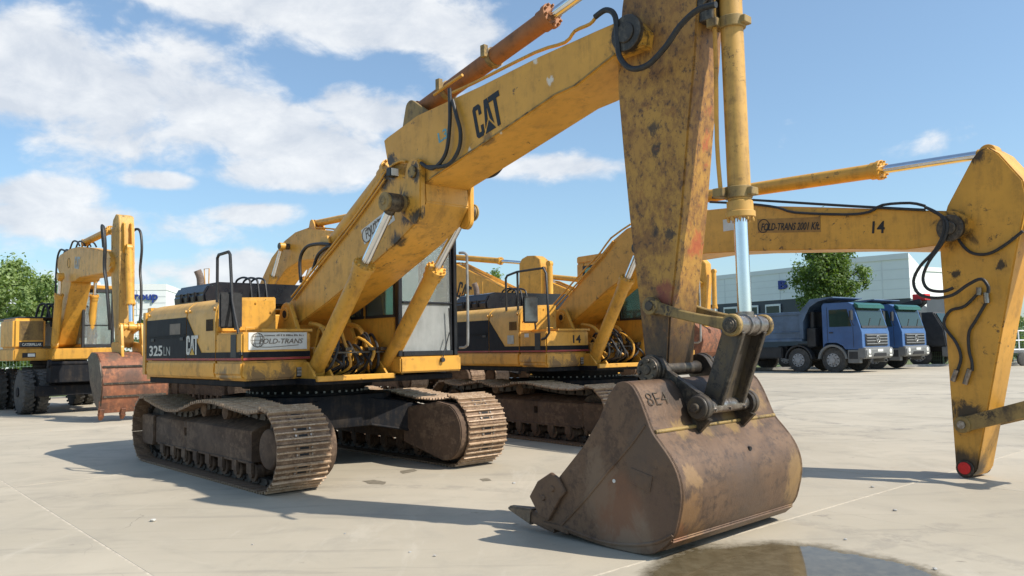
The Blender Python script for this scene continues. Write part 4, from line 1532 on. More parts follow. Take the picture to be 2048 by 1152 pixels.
    for y in (sa - .068, sz + .013):
        m = MB()
        n = 8
        top = [(Sp.x + (Px - Sp.x) * i / n, Sp.z + (Pz - Sp.z) * i / n + .052 - .028 * math.sin(PI * i / n)) for i in range(n + 1)]
        bot = [(Sp.x + (Px - Sp.x) * i / n, Sp.z + (Pz - Sp.z) * i / n - .052 + .004 * math.sin(PI * i / n)) for i in range(n, -1, -1)]
        m.prism(top + bot, y, y + .055)
        m.cyl((Sp.x, y - .012, Sp.z), (Sp.x, y + .065, Sp.z), .072, 24)
        m.cyl((Px, y + .003, Pz), (Px, y + .052, Pz), .083, 24)
        lk = m.build('guide_link', 'link', root, .008)
        m = MB()
        m.cyl((Sp.x, y - .025, Sp.z), (Sp.x, y + .075, Sp.z), .038, 18)
        m.build('pin', 'steel', lk, .005)
    m = MB()
    m.stack((Px, yb - .235, Pz), (0, 1, 0), [(0, .078), (.02, .078), (.025, .070), (.17, .070), (.175, .080), (.19, .080), (.195, .070), (.30, .070), (.305, .080), (.32, .080), (.325, .070), (.45, .070), (.455, .078), (.47, .078)], 28)
    lt = m.build('link_pin_tube', 'bright_steel', root)
    for s in (-1, 1):
        m = MB()
        m.stack((Px, yb + s * .245, Pz), (0, s, 0), [(0, .06), (.012, .058), (.015, .044), (.022, .042), (.024, .03), (.028, .028)], 24)
        m.build('pin_cap', 'steel', lt)
    Qp = U.y(1400, 815, -.36)
    Bp = U.y(1297, 740, -.42)
    m = MB()
    D = Vector((Qp.x - Px, 0, Qp.z - Pz))
    dn = D.normalized()
    nn = Vector((-dn.z, 0, dn.x))
    if nn.x < 0:
        nn = -nn
    A0, A1 = Vector((Px, 0, Pz)) + dn * .03, Vector((Qp.x, 0, Qp.z)) - dn * .03

    def pw(a, b, c, d_, y0, y1):
        m.prism([(v.x, v.z) for v in (a, b, c, d_)], y0, y1)
    for y in (yb - .165, yb + .135):
        pw(A0 - nn * .10, A0 + nn * .058, A1 + nn * .052, A1 - nn * .10, y, y + .03)
    pw(A0 - nn * .05, A0 - nn * .02, A1 - nn * .0, A1 - nn * .03, yb - .135, yb + .135)
    pl = m.build('power_link', 'link_dark', root, .006)
    m = MB()
    for y in (yb - .172, yb + .130):
        pw(A0 + nn * .045, A0 + nn * .078, A1 + nn * .072, A1 + nn * .04, y, y + .042)
    m.build('link_rib', 'steel', pl, .006)
    m = MB()
    m.cyl((Qp.x, yb - .28, Qp.z), (Qp.x, yb + .28, Qp.z), .055, 24)
    for k in range(3):
        m.cyl((Qp.x + .045, yb - .2 + .2 * k, Qp.z - .02), (Qp.x + .062, yb - .2 + .2 * k, Qp.z - .028), .012, 8)
    m.build('bucket_link_pin', 'bright_steel', root)
    # bucket
    by0, by1 = -.865, .82
    back = U.prof([(1236, 774), (1250, 771), (1265, 779), (1279, 803), (1292, 836), (1306, 873), (1326, 902), (1347, 935), (1360, 970), (1364, 1005), (1359, 1045), (1347, 1085), (1316, 1113), (1290, 1117), (1255, 1111), (1215, 1101), (1176, 1088), (1138, 1073), (1098, 1058)], by0)
    zmin = min(z for x, z in back)
    back = [(x, max(z - zmin + .004, .004)) for x, z in back]
    smooth_back = spline(back, 3)
    lipp = [(x, z - zmin) for x, z in U.prof([(1086, 1015), (1122, 958), (1168, 900), (1200, 845), (1220, 795)], by0)]
    YP, DG = (.25, .155, .05), (.03, .024, .02)
    yw = (.27, .165, .065)
    bs = []
    for i, y, r, k in ((5, -.55, .10, YP), (5, -.25, .13, YP), (5, .1, .13, YP), (5, .45, .12, YP), (4, .62, .16, yw), (10, -.75, .16, (.25, .135, .055)), (11, -.62, .13, (.24, .13, .055)), (11, -.8, .12, (.22, .09, .035)), (9, .70, .20, yw), (10, .78, .22, yw), (8, -.72, .12, (.30, .18, .08)),
                       (2, -.1, .34, DG), (4, -.15, .30, DG), (3, -.5, .20, DG), (3, .3, .3, DG), (10, .1, .30, (.09, .058, .04)), (9, -.1, .25, (.10, .065, .046))):
        bs.append(((back[i][0], y, back[i][1]), r, k))
    MT['bucket_main'] = metal('worn bucket steel with paint rests', (.105, .060, .035), (.150, .088, .050), (.068, .041, .027), .50, .18, 3.4, .6, (4, 4, 12), bs, (.42, .33, .24))
    cx_, cz_ = sum(p[0] for p in back) / len(back), sum(p[1] for p in back) / len(back)
    ss = [((cx_ - .1, by0, .16), .35, (.21, .14, .09)), ((cx_ - .15, by0, .30), .34, (.20, .085, .040)), ((cx_ + .15, by0, .35), .28, (.135, .075, .045)), ((cx_ + .10, by0, .75), .25, (.11, .072, .048)), ((cx_ - .35, by0, .45), .25, (.20, .135, .085)), ((cx_ - .05, by0, .08), .25, (.22, .16, .11))]
    MT['bucket_side'] = metal('scraped bucket side', (.110, .062, .034), (.150, .088, .049), (.072, .041, .025), .66, .0, 4.2, .7, (6, 6, 3), ss, (.32, .235, .16))
    sh_ = bucket(root, smooth_back, lipp, by0, by1, 'bucket_main', None, 5, .44, 'bucket_side', [(x, z - zmin) for x, z in U.prof([(1066, 998), (1082, 968), (1109, 950), (1124, 962), (1138, 990), (1128, 1002), (1104, 1048), (1084, 1034)], by0)])
    yd = by0 - .013
    m = MB()
    m.tube([U.y(a, b, yd) for a, b in ((1122, 1052), (1170, 1000), (1215, 945), (1262, 890), (1290, 850))], .009, 6, 2)
    m.build('weld_seam', 'bucket_side', sh_)
    q4 = [U.y(a, b, yd) for a, b in ((1262, 935), (1306, 953), (1300, 985), (1258, 962))]
    MB().prism([(v.x, v.z) for v in q4], yd - .004, yd + .002).build('patch_plate', 'bucket_side', sh_, .002)
    wp = U.y(1228, 962, yd)
    MB().cyl((wp.x, yd - .002, wp.z), (wp.x, yd + .004, wp.z), .014, 14).build('lit_hole_disc', 'white_sign', sh_)  # white disc painted as light showing through a hole
    m = MB()
    m.tube([U.y(a, b, yd) for a, b in ((1130, 1056), (1200, 1082), (1262, 1090), (1312, 1085), (1345, 1070))], .012, 6, 3)
    m.build('weld_seam', 'bucket_side', sh_)
    MB().cyl((back[7][0] - .01, .12, back[7][1]), (back[7][0] + .012, .12, back[7][1] - .002), .018, 12).build('drain_hole', 'dark', sh_)
    # heel wear bar and reinforcing plate on the back
    m = MB()
    hz = [(back[i][0], back[i][1]) for i in (11, 12)]
    dx, dz = hz[1][0] - hz[0][0], hz[1][1] - hz[0][1]
    L = math.hypot(dx, dz)
    nx, nz = -dz / L, dx / L
    if nx < 0:
        nx, nz = -nx, -nz
    m.prism([(hz[0][0] + nx * .022 + dx * .1, hz[0][1] + nz * .022 + dz * .1), (hz[0][0] + nx * .022 + dx * .75, hz[0][1] + nz * .022 + dz * .75), (hz[0][0] - nx * .02 + dx * .75, hz[0][1] - nz * .02 + dz * .75), (hz[0][0] - nx * .02 + dx * .1, hz[0][1] - nz * .02 + dz * .1)], by0, by1)
    m.build('heel_bar', 'bucket_main', sh_, .012, 2)
    m = MB()
    q = back[5]
    m.cyl((q[0] + .006, by0 + .02, q[1]), (q[0] + .006, by1 - .02, q[1]), .014, 8)
    m.build('weld_seam', 'link', sh_)
    for y in (yb - .335, yb + .275):
        m = MB()
        o5, o6 = back[5], back[2]
        m.prism(hull([(Bp.x, Bp.z, .11), (Bp.x + .10, Bp.z - .12, .09)], 24), y, y + .06)
        m.prism(hull([(Bp.x + .04, Bp.z - .03, .07), (Qp.x, Qp.z, .088)], 24), y + .003, y + .057)
        m.prism([(o6[0] - .02, o6[1] - .08), (Bp.x + .02, Bp.z - .08), (Qp.x - .05, Qp.z - .03), (Qp.x + .08, Qp.z - .09), (o5[0] + .03, o5[1] - .05), (o5[0] - .1, o5[1] - .1)], y + .006, y + .054)
        e = m.build('bucket_ear', 'steel', sh_, .006)
        s = -1 if y < 0 else 1
        yo = y if s < 0 else y + .06
        m = MB()
        m.stack((Bp.x, yo + s * .0, Bp.z), (0, s, 0), [(0, .118), (.025, .118), (.026, .106), (.06, .106), (.061, .10), (.08, .096)], 32)
        for k in range(6):
            a = k * PI / 3 + .3
            m.cyl((Bp.x + .072 * math.cos(a), yo + s * .08, Bp.z + .072 * math.sin(a)), (Bp.x + .072 * math.cos(a), yo + s * .092, Bp.z + .072 * math.sin(a)), .017, 8)
        m.cyl((Bp.x, yo + s * .08, Bp.z), (Bp.x, yo + s * .092, Bp.z), .036, 20)
        m.build('pin_cap', 'steel', e, .005)
        m = MB()
        m.stack((Qp.x, yo - s * .02, Qp.z), (0, s, 0), [(0, .096), (.04, .096), (.041, .088), (.062, .084)], 28)
        m.cyl((Qp.x, yo, Qp.z), (Qp.x, yo + s * .08, Qp.z), .034, 18)
        m.build('pin_boss', 'link_dark', e, .005)
    m = MB()
    m.cyl((Bp.x, yb - .32, Bp.z), (Bp.x, yb + .32, Bp.z), .055, 20)
    m.build('bucket_pin', 'steel', sh_)
    a, b = back[3], back[2]
    n_ = Vector((-(b[1] - a[1]), 0, b[0] - a[0]))
    o = Vector((back[4][0] + .004, -.72, back[4][1] + .02))
    b2, b4 = back[2], back[4]
    nn_ = Vector((b2[1] - b4[1], 0, -(b2[0] - b4[0]))).normalized()
    text('8E4', .15, 'steel', sh_, axes(Vector((b4[0], -.80, b4[1])) + nn_ * .016 + Vector((b2[0] - b4[0], 0, b2[1] - b4[1])) * .22, (0, 1, 0), Vector((b2[0] - b4[0], 0, b2[1] - b4[1]))), .24, -.0035, 0., 'chalk_mark')
    return root


main_excavator()


# ---------------------------------------------------------------- excavators with one piece booms
def mono_arm(root, boom, stick, scyl, lift, bcyl=None, split=.7, ya=-.33, yz=.27, sa=-.21, sz=.15, spots=(), pin=None, bmat=None):
    bm_ = paint('boom paint', YB, dirt=.4, spots=spots) if spots else 'yellow'
    bb = MB().prism(boom, ya, yz).build('boom', bm_, root, .012, 2)
    st = MB().prism(stick, sa, sz).build('stick', bm_, root, .014, 2)
    if pin:
        for s in (-1, 1):
            m = MB()
            c0 = ya if s < 0 else yz
            m.cyl((pin[0], c0, pin[1]), (pin[0], c0 + s * .05, pin[1]), .14, 26)
            m.cyl((pin[0], c0 + s * .05, pin[1]), (pin[0], c0 + s * .07, pin[1]), .07, 18)
            m.build('stick_pin', 'steel', st, .006)
    (ax, az), (bx, bz) = scyl
    hyd(root, (ax, -.03, az), (bx, -.03, bz), .09, .05, split)
    m = MB()
    for dy in (-.15, .11):
        m.prism(hull([(ax, az, .09), (ax - .15, az - .3, .06), (ax + .25, az - .32, .05)]), -.03 + dy, dy + .01)
    m.build('cylinder_bracket', 'yellow', bb, .004)
    for s in (-1, 1):
        hyd(root, (1.10, -.03 + s * .5, 1.22), (lift[0], -.03 + s * .5, lift[1]), .095, .05, .74)
    m = MB()
    m.cyl((lift[0], -.62, lift[1]), (lift[0], .56, lift[1]), .08, 20)
    m.build('lift_pin', 'steel', bb)
    if bcyl:
        hyd(root, (bcyl[0][0], -.03, bcyl[0][1]), (bcyl[1][0], -.03, bcyl[1][1]), .085, .05, .7)
    return bb, st


def excavator_14():
    V = Frame((1.06, 14.08), -.95)
    root = empty('crawler_excavator', V.o, V.yaw)
    tag(root, 'yellow crawler excavator numbered 14, its bare stick ending in a red cap', 'excavator')
    undercarriage(root, -.892 + .95, True, -1, (SAG2, SAG1))
    body(root, True, True)
    livery(root, V, '14')
    cab_unit(root, 'glass_dark')
    boom = [(-.02, 2.08), (.06, 1.88), (.26, 1.80), (.72, 2.03), (1.25, 2.33), (1.81, 2.56), (2.4, 2.68), (3.3, 2.70), (4.0, 2.66), (5.56, 2.52), (6.13, 2.45), (6.5, 2.46), (6.78, 2.55), (6.80, 2.70), (6.68, 2.80), (6.33, 2.86), (5.78, 2.96), (4.12, 3.25), (3.0, 3.33), (2.2, 3.33), (1.72, 3.25), (1.35, 3.08), (1.02, 2.85)]
    sa = -.21
    pin = V.y(1906, 457, -.3)
    stick = V.prof([(1944, 317), (1958, 300), (1975, 294), (1997, 306), (2046, 360), (2054, 400), (2037, 480), (1954, 936), (1941, 949), (1922, 950), (1911, 931), (1880, 510), (1878, 470), (1894, 412)], sa)
    zmin = min(z for x, z in stick)
    stick = [(x, z - zmin + .003) if z < .6 else (x, z) for x, z in stick]
    cp = V.y(1931, 939, sa)
    lp = V.y(1928, 849, sa - .04)
    lo = V.y(1172, 725, -.53)
    gl = V.y(1255, 548, -.53)
    dd = (gl - Vector((1.1, -.53, 1.22)))
    liftp = Vector((1.1, -.53, 1.22)) + dd * 1.28
    bb, st = mono_arm(root, boom, stick, ((2.75, 3.58), (6.93, 3.40)), (min(max(liftp.x, 2.2), 2.7), min(max(liftp.z, 2.6), 3.0)), ((7.28, 2.95), (7.62, 1.0)), .715,
                      spots=[((pin.x, -.33, pin.z), .26), ((cp.x, sa, cp.z), .30), ((lp.x, sa, lp.z + .1), .2), ((6.9, sa, 3.38), .14), ((7.05, sa, 2.2), .07), ((6.6, sa, 2.15), .06)], pin=(pin.x, pin.z))
    for s in (-1, 1):
        m = MB()
        c0 = sa if s < 0 else .15
        m.cyl((cp.x, c0, cp.z + .01), (cp.x, c0 + s * .02, cp.z + .01), .092, 24)
        m.build('pin_boss', 'steel', st, .006)
    MB().cyl((cp.x, sa - .035, cp.z + .015), (cp.x, sa - .005, cp.z + .015), .064, 24).build('red_cap', 'red', st, .004)
    e = (7.62, 1.0)
    for y in (sa - .075, .16):
        m = MB()
        m.prism(hull([(lp.x, lp.z, .075), (e[0], e[1] - .12, .085)]), y, y + .06)
        m.cyl((lp.x, y - .02, lp.z), (lp.x, y + .08, lp.z), .085, 20)
        lk = m.build('guide_link', 'link', root, .008)
        MB().cyl((lp.x, y - .035, lp.z), (lp.x, y + .09, lp.z), .042, 16).build('pin', 'bright_steel', lk)
    m = MB()
    m.cyl((e[0], -.33, e[1] - .12), (e[0], .27, e[1] - .12), .06, 18)
    m.build('link_pin', 'steel', root)
    yh = -.40
    tubes(root, V, yh, [[(1850, 414), (1882, 432), (1888, 462), (1870, 500), (1840, 533), (1827, 563), (1838, 588), (1870, 596), (1905, 590), (1935, 570), (1962, 558), (1976, 572), (1976, 586)],
                        [(1862, 420), (1893, 442), (1888, 480), (1858, 523), (1846, 556), (1856, 578), (1885, 583), (1906, 576)]], .017)
    tubes(root, V, sa - .03, [[(1905, 440), (1915, 475), (1940, 504), (1975, 508), (2010, 490), (2046, 462)], [(1974, 602), (1952, 640), (1938, 665), (1938, 700), (1944, 725), (1944, 742)],
                              [(1962, 580), (1930, 612), (1900, 622), (1888, 650), (1912, 685), (1922, 715), (1915, 742)]], .016)
    for a, b in (((1972, 585), (1974, 606)), ((1940, 738), (1930, 768)), ((1914, 740), (1906, 762)), ((1958, 575), (1958, 590))):
        m = MB()
        m.cyl(V.y(a[0], a[1], sa - .035), V.y(b[0], b[1], sa - .035), .028, 12)
        m.build('hose_coupling', 'bright_steel', st)
    tubes(root, V, -.36, [[(1420, 404), (1500, 408), (1555, 415), (1590, 425), (1690, 429), (1738, 424), (1765, 410), (1820, 406), (1850, 412)], [(1425, 395), (1540, 402), (1700, 412), (1850, 420)]], .016, 'hose', 'hydraulic_pipe', 3)
    tubes(root, V, -.36, [[(1104, 612), (1150, 560), (1200, 506), (1222, 476), (1262, 448)], [(1108, 618), (1155, 566), (1205, 511), (1226, 482)]], .014, 'yellow', 'hydraulic_pipe', 2)
    ya = -.331
    p0, p1 = V.y(1516, 466, ya), V.y(1642, 464, ya)
    hh = V.y(1516, 438, ya).z - p0.z
    sg = MB().prism([(p0.x, p0.z), (p1.x, p1.z), (p1.x, p1.z + hh), (p0.x, p0.z + hh)], ya - .003, ya).build('name_sticker', plain('brown faded sticker', (.34, .175, .040), .6), root)
    text('FOLD-TRANS 2001 Kft.', .13, 'ink', sg, axes(V.y(1522, 461, ya - .0045), p1 - p0, (0, 0, 1)), (p1 - p0).length * .93, .002, .2)
    m = MB()
    c0 = V.y(1527, 452, ya - .004)
    m.tube([c0 + Vector((math.cos(t * PI / 10) * .085, 0, math.sin(t * PI / 10) * .085)) for t in range(21)], .006, 5, 1)
    m.build('globe_emblem', 'ink', sg)
    text('14', .19, 'ink', root, axes(V.y(1744, 466, ya - .002), p1 - p0, (0, 0, 1)), .15, .004)
    q0, q1 = V.y(1447, 463, ya), V.y(1468, 436, ya)
    MB().prism([(q0.x, q0.z), (q1.x, q0.z), (q1.x, q1.z), (q0.x, q1.z)], ya - .003, ya).build('white_sticker', 'white_sign', root)


excavator_14()


def back_excavator(O, yaw, label, boom, stick, scyl, lift, bcyl=None, split=.66, bkt=None, dark=False, catlogo=None):
    root = empty('crawler_excavator', O, yaw)
    tag(root, label, 'excavator')
    undercarriage(root, .03, False, 1)
    body(root)
    cab_unit(root, 'glass_dark')
    bb, st = mono_arm(root, boom, stick, scyl, lift, bcyl, split)
    if catlogo:
        o, w = catlogo
        cat_logo(root, axes((o[0], -.332, o[1]), (1, 0, o[2]), (0, 0, 1)), w, w * .8)
    for k in range(3):
        m = MB()
        top = [p for p in boom[::-1]]
        m.tube([(x, -.15 + .12 * k, z + .05) for x, z in catpath(boom)], .018, 6, 1)
        m.build('hydraulic_pipe', 'yellow', root)
    if bkt:
        x, z = bkt
        back = [(x - .3, z), (x + .1, z + .05), (x + .4, z - .2), (x + .5, z - .6), (x + .35, z - 1.0), (x, z - 1.2), (x - .4, z - 1.15), (x - .7, z - 1.05)]
        dz = -min(q[1] for q in back) if min(q[1] for q in back) < 0.01 else 0
        back = [(a, b + dz) for a, b in back]
        bucket(root, back, [(x - .62, z - .8 + dz), (x - .45, z - .4 + dz)], -.65, .6, 'bucket_rust', None, 4, .25, None, False)
    return root


def catpath(boom):
    """upper edge of a boom outline, foot to tip"""
    i0 = min(range(len(boom)), key=lambda i: boom[i][0] + boom[i][1])
    out = []
    xs = sorted(set(round(p[0], 2) for p in boom))
    n = len(boom)
    for x in xs[1:-1]:
        zs = []
        for i in range(n):
            (x0, z0), (x1, z1) = boom[i], boom[(i + 1) % n]
            if min(x0, x1) <= x <= max(x0, x1) and x0 != x1:
                zs.append(z0 + (z1 - z0) * (x - x0) / (x1 - x0))
        if zs:
            out.append((x, max(zs)))
    return out


back_excavator((-7.8, 24.0), -.82, 'yellow crawler excavator with raised gooseneck boom parked behind the largest excavator',
               [(.02, 2.1), (.1, 1.86), (.32, 1.8), (1.3, 2.45), (2.2, 3.2), (2.9, 3.62), (3.7, 3.80), (5.5, 3.72), (6.75, 3.80), (6.8, 4.0), (6.5, 4.1), (5.85, 4.26), (4.66, 4.50), (3.9, 4.60), (3.4, 4.57), (2.79, 4.40), (2.07, 4.02), (1.31, 3.31)],
               [(6.45, 4.3), (6.8, 4.85), (7.0, 4.8), (7.1, 4.3), (6.75, 1.0), (6.5, 1.0), (6.3, 3.6)], ((4.0, 4.76), (6.88, 4.70)), (3.07, 4.22), None, .62)
back_excavator((-3.6, 27.5), -.82, 'yellow crawler excavator whose round topped stick rises behind the hood of excavator 14',
               [(.02, 2.1), (.1, 1.86), (.32, 1.8), (1.2, 2.35), (2.1, 2.95), (3.1, 3.2), (5.2, 2.55), (6.3, 2.4), (6.5, 2.55), (6.4, 2.72), (5.51, 3.05), (3.07, 4.03), (2.5, 4.05), (2.0, 3.8), (1.2, 3.05)],
               [(5.80, 3.3), (5.82, 3.80), (5.92, 3.93), (6.15, 4.0), (6.45, 3.98), (6.65, 3.85), (6.72, 3.5), (6.62, .25), (6.45, .1), (6.3, .12), (5.71, 2.6)], ((2.2, 4.36), (5.95, 3.82)), (2.4, 3.4), ((6.86, 3.72), (6.86, 1.1)), .71, None, False, ((3.1, 3.02, -.4), .62))
back_excavator((-1.1, 30.5), -.82, 'yellow crawler excavator furthest back, seen between two other excavators beside the yellow cab',
               [(.02, 2.1), (.1, 1.86), (.32, 1.8), (1.2, 2.3), (2.1, 2.75), (3.1, 2.95), (5.2, 2.4), (6.2, 2.3), (6.4, 2.45), (6.3, 2.6), (5.5, 2.98), (3.9, 3.58), (3.0, 3.72), (2.4, 3.65), (1.3, 2.95)],
               [(6.0, 2.9), (6.15, 3.55), (6.4, 3.55), (6.55, 3.0), (6.4, .15), (6.2, .1), (5.95, 2.3)], ((2.4, 3.98), (6.28, 3.42)), (2.3, 3.1), None, .7)
back_excavator((2.8, 34.0), -.82, 'yellow crawler excavator with rust red bucket half hidden behind the front machine\'s linkage',
               [(.02, 2.1), (.1, 1.86), (.32, 1.8), (1.2, 2.7), (2.1, 3.5), (3.1, 3.85), (5.2, 3.5), (6.1, 3.45), (6.3, 3.6), (6.1, 3.75), (5.4, 4.0), (3.3, 4.6), (2.5, 4.6), (2.0, 4.3), (1.1, 3.3)],
               [(5.9, 3.9), (6.0, 4.40), (6.2, 4.5), (6.4, 4.3), (6.42, 3.8), (6.25, 1.9), (6.1, 1.8), (5.95, 1.9), (5.85, 3.4)], ((2.6, 4.9), (6.1, 4.38)), (2.3, 3.9), ((6.62, 4.0), (6.6, 2.1)), .7, (6.0, 2.1))


# ---------------------------------------------------------------- wheeled excavator on the left
def tyre(m, c, axis, r, w, lugs=22, lug=.03, seg=40):
    """carcass plus chevron tread blocks, axis along local y"""
    x, y, z = c
    m.stack((x, y - w / 2, z), (0, 1, 0), [(0, r * .62), (.012, r * .80), (w * .14, r * .965), (w * .86, r * .965), (w - .012, r * .80), (w, r * .62)], seg)
    for k in range(lugs):
        for s in (-1, 1):
            a = 2 * PI * (k + (.5 if s > 0 else 0)) / lugs
            da = .10
            vs = []
            for rr in (r * .955, r):
                for yy, off in ((0.01, 0), (w * .5, da)):
                    for e in (-.055, .055):
                        t = a + off + e
                        vs.append((x + rr * math.cos(t), y + s * yy * .98, z + rr * math.sin(t)))
            m.add(vs, [(0, 1, 3, 2), (4, 6, 7, 5), (0, 4, 5, 1), (2, 3, 7, 6), (0, 2, 6, 4), (1, 5, 7, 3)])


def wheeled_excavator():
    U = Frame((-12.3, 22.0), -.80)
    root = empty('wheeled_excavator', U.o, U.yaw)
    tag(root, 'yellow wheeled excavator on twin tyres with rusty orange bucket resting on its teeth', 'excavator')
    m = MB()
    m.box(-1.75, 2.0, -.48, .48, .72, 1.12)
    m.box(1.2, 1.5, -.7, .7, .42, .72)
    m.box(-1.5, -1.2, -.7, .7, .42, .72)
    m.stack((0, 0, 1.12), (0, 0, 1), [(0, .62), (.09, .62), (.091, .68), (.19, .68)], 36)
    m.build('chassis', 'under', root, .02)
    for ax in (1.35, -1.35):
        for s in (-1, 1):
            for yo in (1.13, .80):
                m = MB()
                tyre(m, (ax, s * yo, .55), 'y', .55, .27)
                t = m.build('wheel', 'rubber', root)
                m = MB()
                m.stack((ax, s * (yo - .1), .55), (0, s, 0), [(0, .34), (.20, .34), (.205, .30)], 24)
                m.cyl((ax, s * yo, .55), (ax, s * (yo + .16), .55), .12, 14)
                m.build('rim', 'under', t)
    m = MB()
    m.box(2.02, 2.42, -.82, .82, .78, 1.20)
    m.cyl((2.30, -.84, 1.24), (2.30, .84, 1.24), .055, 14)
    m.cyl((2.30, -.86, 1.24), (2.30, -.78, 1.24), .10, 14)
    m.box(1.95, 2.15, -1.05, 1.05, .45, .70)
    m.build('blade_frame', 'under', root, .02, 2)
    # upper body
    m = MB()
    m.plan([(-2.05, -1.2), (-1.8, -1.28), (.96, -1.30), (.96, -.5), (1.35, -.5), (1.42, .05), (1.42, 1.0), (.9, 1.25), (-1.8, 1.25), (-2.05, 1.2)], 1.32, 1.62)
    pl = m.build('platform', 'yellow', root, .03, 2)
    m = MB()
    m.plan([(-2.0, -1.2), (-1.75, -1.28), (-.45, -1.29), (-.45, -.4), (-.45, 1.2), (-1.75, 1.24), (-2.0, 1.18)], 1.625, 2.36)
    m.build('counterweight', 'grey_wall', root, .07, 3)
    m = MB()
    m.box(-.44, .90, -1.30, -.56, 1.625, 2.40)
    cw = m.build('engine_cowl', 'yellow', root, .06, 3)
    m = MB()
    m.box(.892, .912, -1.16, -.62, 1.84, 2.33)
    gr = m.build('grille', plain('brown grille mesh', (.17, .095, .03), .7, 0, .3, 30), cw)
    m = MB()
    for k in range(24):
        m.box(.912, .919, -1.15, -.63, 1.85 + k * .02, 1.858 + k * .02)
    m.build('grille_slats', 'link', gr)
    nb = MB().box(.895, .916, -1.16, -.62, 1.66, 1.80).build('name_panel', 'ink', cw)
    text('CATERPILLAR', .09, 'white_ink', nb, axes((.918, -1.10, 1.70), (0, 1, 0), (0, 0, 1)), .44, .003)
    lp = MB().box(.955, .972, -1.10, -.80, 1.40, 1.52).build('head_lamp', 'ink', pl)
    MB().box(.972, .978, -.98, -.82, 1.42, 1.50).build('lamp_lens', 'lamp', lp)
    MB().box(-1.7, .5, -1.1, .1, 2.405, 2.46).build('hood_cover', 'hose', root, .02)
    # cab
    m = MB()
    m.box(-.1, 1.36, .16, .95, 1.63, 1.72)
    for y in (.16, .90):
        m.box(-.1, .0, y, y + .05, 1.72, 3.16)
    m.box(-.1, 1.38, .15, .96, 3.165, 3.27)
    cab = m.build('cab', 'yellow', root, .03, 2)
    m = MB()
    for y in (.16, .885):
        m.box(1.30, 1.38, y, y + .065, 1.63, 3.16)
    m.box(1.31, 1.37, .225, .885, 1.63, 1.72)
    m.box(1.31, 1.37, .225, .885, 3.08, 3.16)
    m.box(1.32, 1.36, .225, .885, 2.20, 2.23)
    m.box(.5, .56, .165, .205, 1.72, 3.16)
    m.build('cab_frame', 'hose', cab, .01)
    MB().box(1.335, 1.343, .225, .885, 1.72, 3.08).build('windscreen_pane', 'glass', cab)
    MB().box(.0, 1.30, .175, .183, 1.72, 3.16).build('side_window_pane', 'glass_green', cab)
    MB().box(.0, 1.30, .925, .933, 1.72, 3.16).build('door_window_pane', 'glass_green', cab)
    m = MB()
    m.box(.25, .7, .36, .76, 1.9, 2.05)
    m.prism([(.2, 2.0), (.33, 2.0), (.22, 2.6), (.1, 2.58)], .38, .74)
    m.box(.12, .22, .46, .66, 2.6, 2.8)
    m.build('operator_seat', 'seat', cab, .03)
    m = MB()
    m.box(1.1, 1.28, .5, .62, 3.272, 3.36)
    m.build('work_lamp', 'lamp', cab, .01)
    # boom, stick
    bb = MB().prism([(.30, 1.75), (.55, 1.62), (.80, 1.72), (1.78, 3.25), (1.72, 3.55), (1.35, 3.72), (.85, 3.55)], -.24, .24).build('base_boom', 'yellow', root, .012, 2)
    fb = MB().prism([(.62, 3.98), (.80, 4.08), (1.69, 4.16), (2.4, 4.14), (4.60, 3.80), (4.78, 3.66), (4.80, 3.42), (4.65, 3.33), (2.5, 3.36), (2.15, 3.30), (1.32, 3.32), (.85, 3.55), (.62, 3.75)], -.25, .25).build('front_boom', 'yellow', root, .012, 2)
    cat_logo(fb, axes((2.1, -.252, 3.62), (1, 0, -.12), (0, 0, 1)), .42, .30, 'cast', 'cast')
    m = MB()
    m.tube([(1.62 + .1 * math.cos(t * PI / 8), -.253, 3.80 + .13 * math.sin(t * PI / 8)) for t in range(17)], .008, 5, 1)
    m.build('round_badge', 'link', fb)
    for s in (-1, 1):
        hyd(root, (1.16, s * .42, 1.70), (1.55, s * .42, 3.45), .09, .045, .74)
    hyd(root, (2.0, 0, 4.30), (4.86, 0, 4.45), .085, .045, .68)
    hyd(root, (.5, 0, 2.2), (.72, 0, 3.86), .09, .05, .7)
    stk = MB().prism([(4.50, 4.2), (4.62, 4.55), (4.80, 4.66), (5.0, 4.60), (5.08, 4.2), (5.12, 3.0), (5.12, 1.70), (5.0, 1.58), (4.88, 1.70), (4.55, 3.2)], -.165, .165).build('stick', 'yellow_worn', root, .012, 2)
    m = MB()
    for y in (-.10, .06):
        m.prism([(5.06, 4.45), (5.16, 4.40), (5.2, 3.9), (5.06, 3.7)], y, y + .04)
    m.cyl((4.7, -.27, 3.55), (4.7, .27, 3.55), .10, 18)
    m.build('cylinder_bracket', 'yellow', stk)
    hyd(root, (5.19, 0, 3.85), (5.40, 0, 2.05), .085, .045, .72)
    m = MB()
    for s in (-1, 1):
        m.prism(hull([(5.02, 1.95, .07), (5.40, 2.05, .08)]), s * .15 - .025, s * .15 + .025)
        m.prism(hull([(5.40, 2.05, .085), (5.48, 1.58, .085)]), s * .22 - .03, s * .22 + .03)
    m.cyl((5.40, -.27, 2.05), (5.40, .27, 2.05), .06, 14)
    m.build('bucket_linkage', 'yellow', root, .006)
    back = [(4.95, 1.38), (5.20, 1.50), (5.50, 1.47), (5.74, 1.28), (5.86, .98), (5.86, .66), (5.80, .40), (5.74, .24)]
    sh = bucket(root, back, [(5.45, .40), (5.12, .85)], -.74, .66, 'bucket_rust', None, 4, .19, 'steel', False)
    m = MB()
    for z0, x in ((1.16, 5.80), (.80, 5.872), (.52, 5.84)):
        m.box(x - .03, x + .012, -.70, .62, z0, z0 + .045)
    m.build('wear_strips', 'steel', sh, .004)
    m = MB()
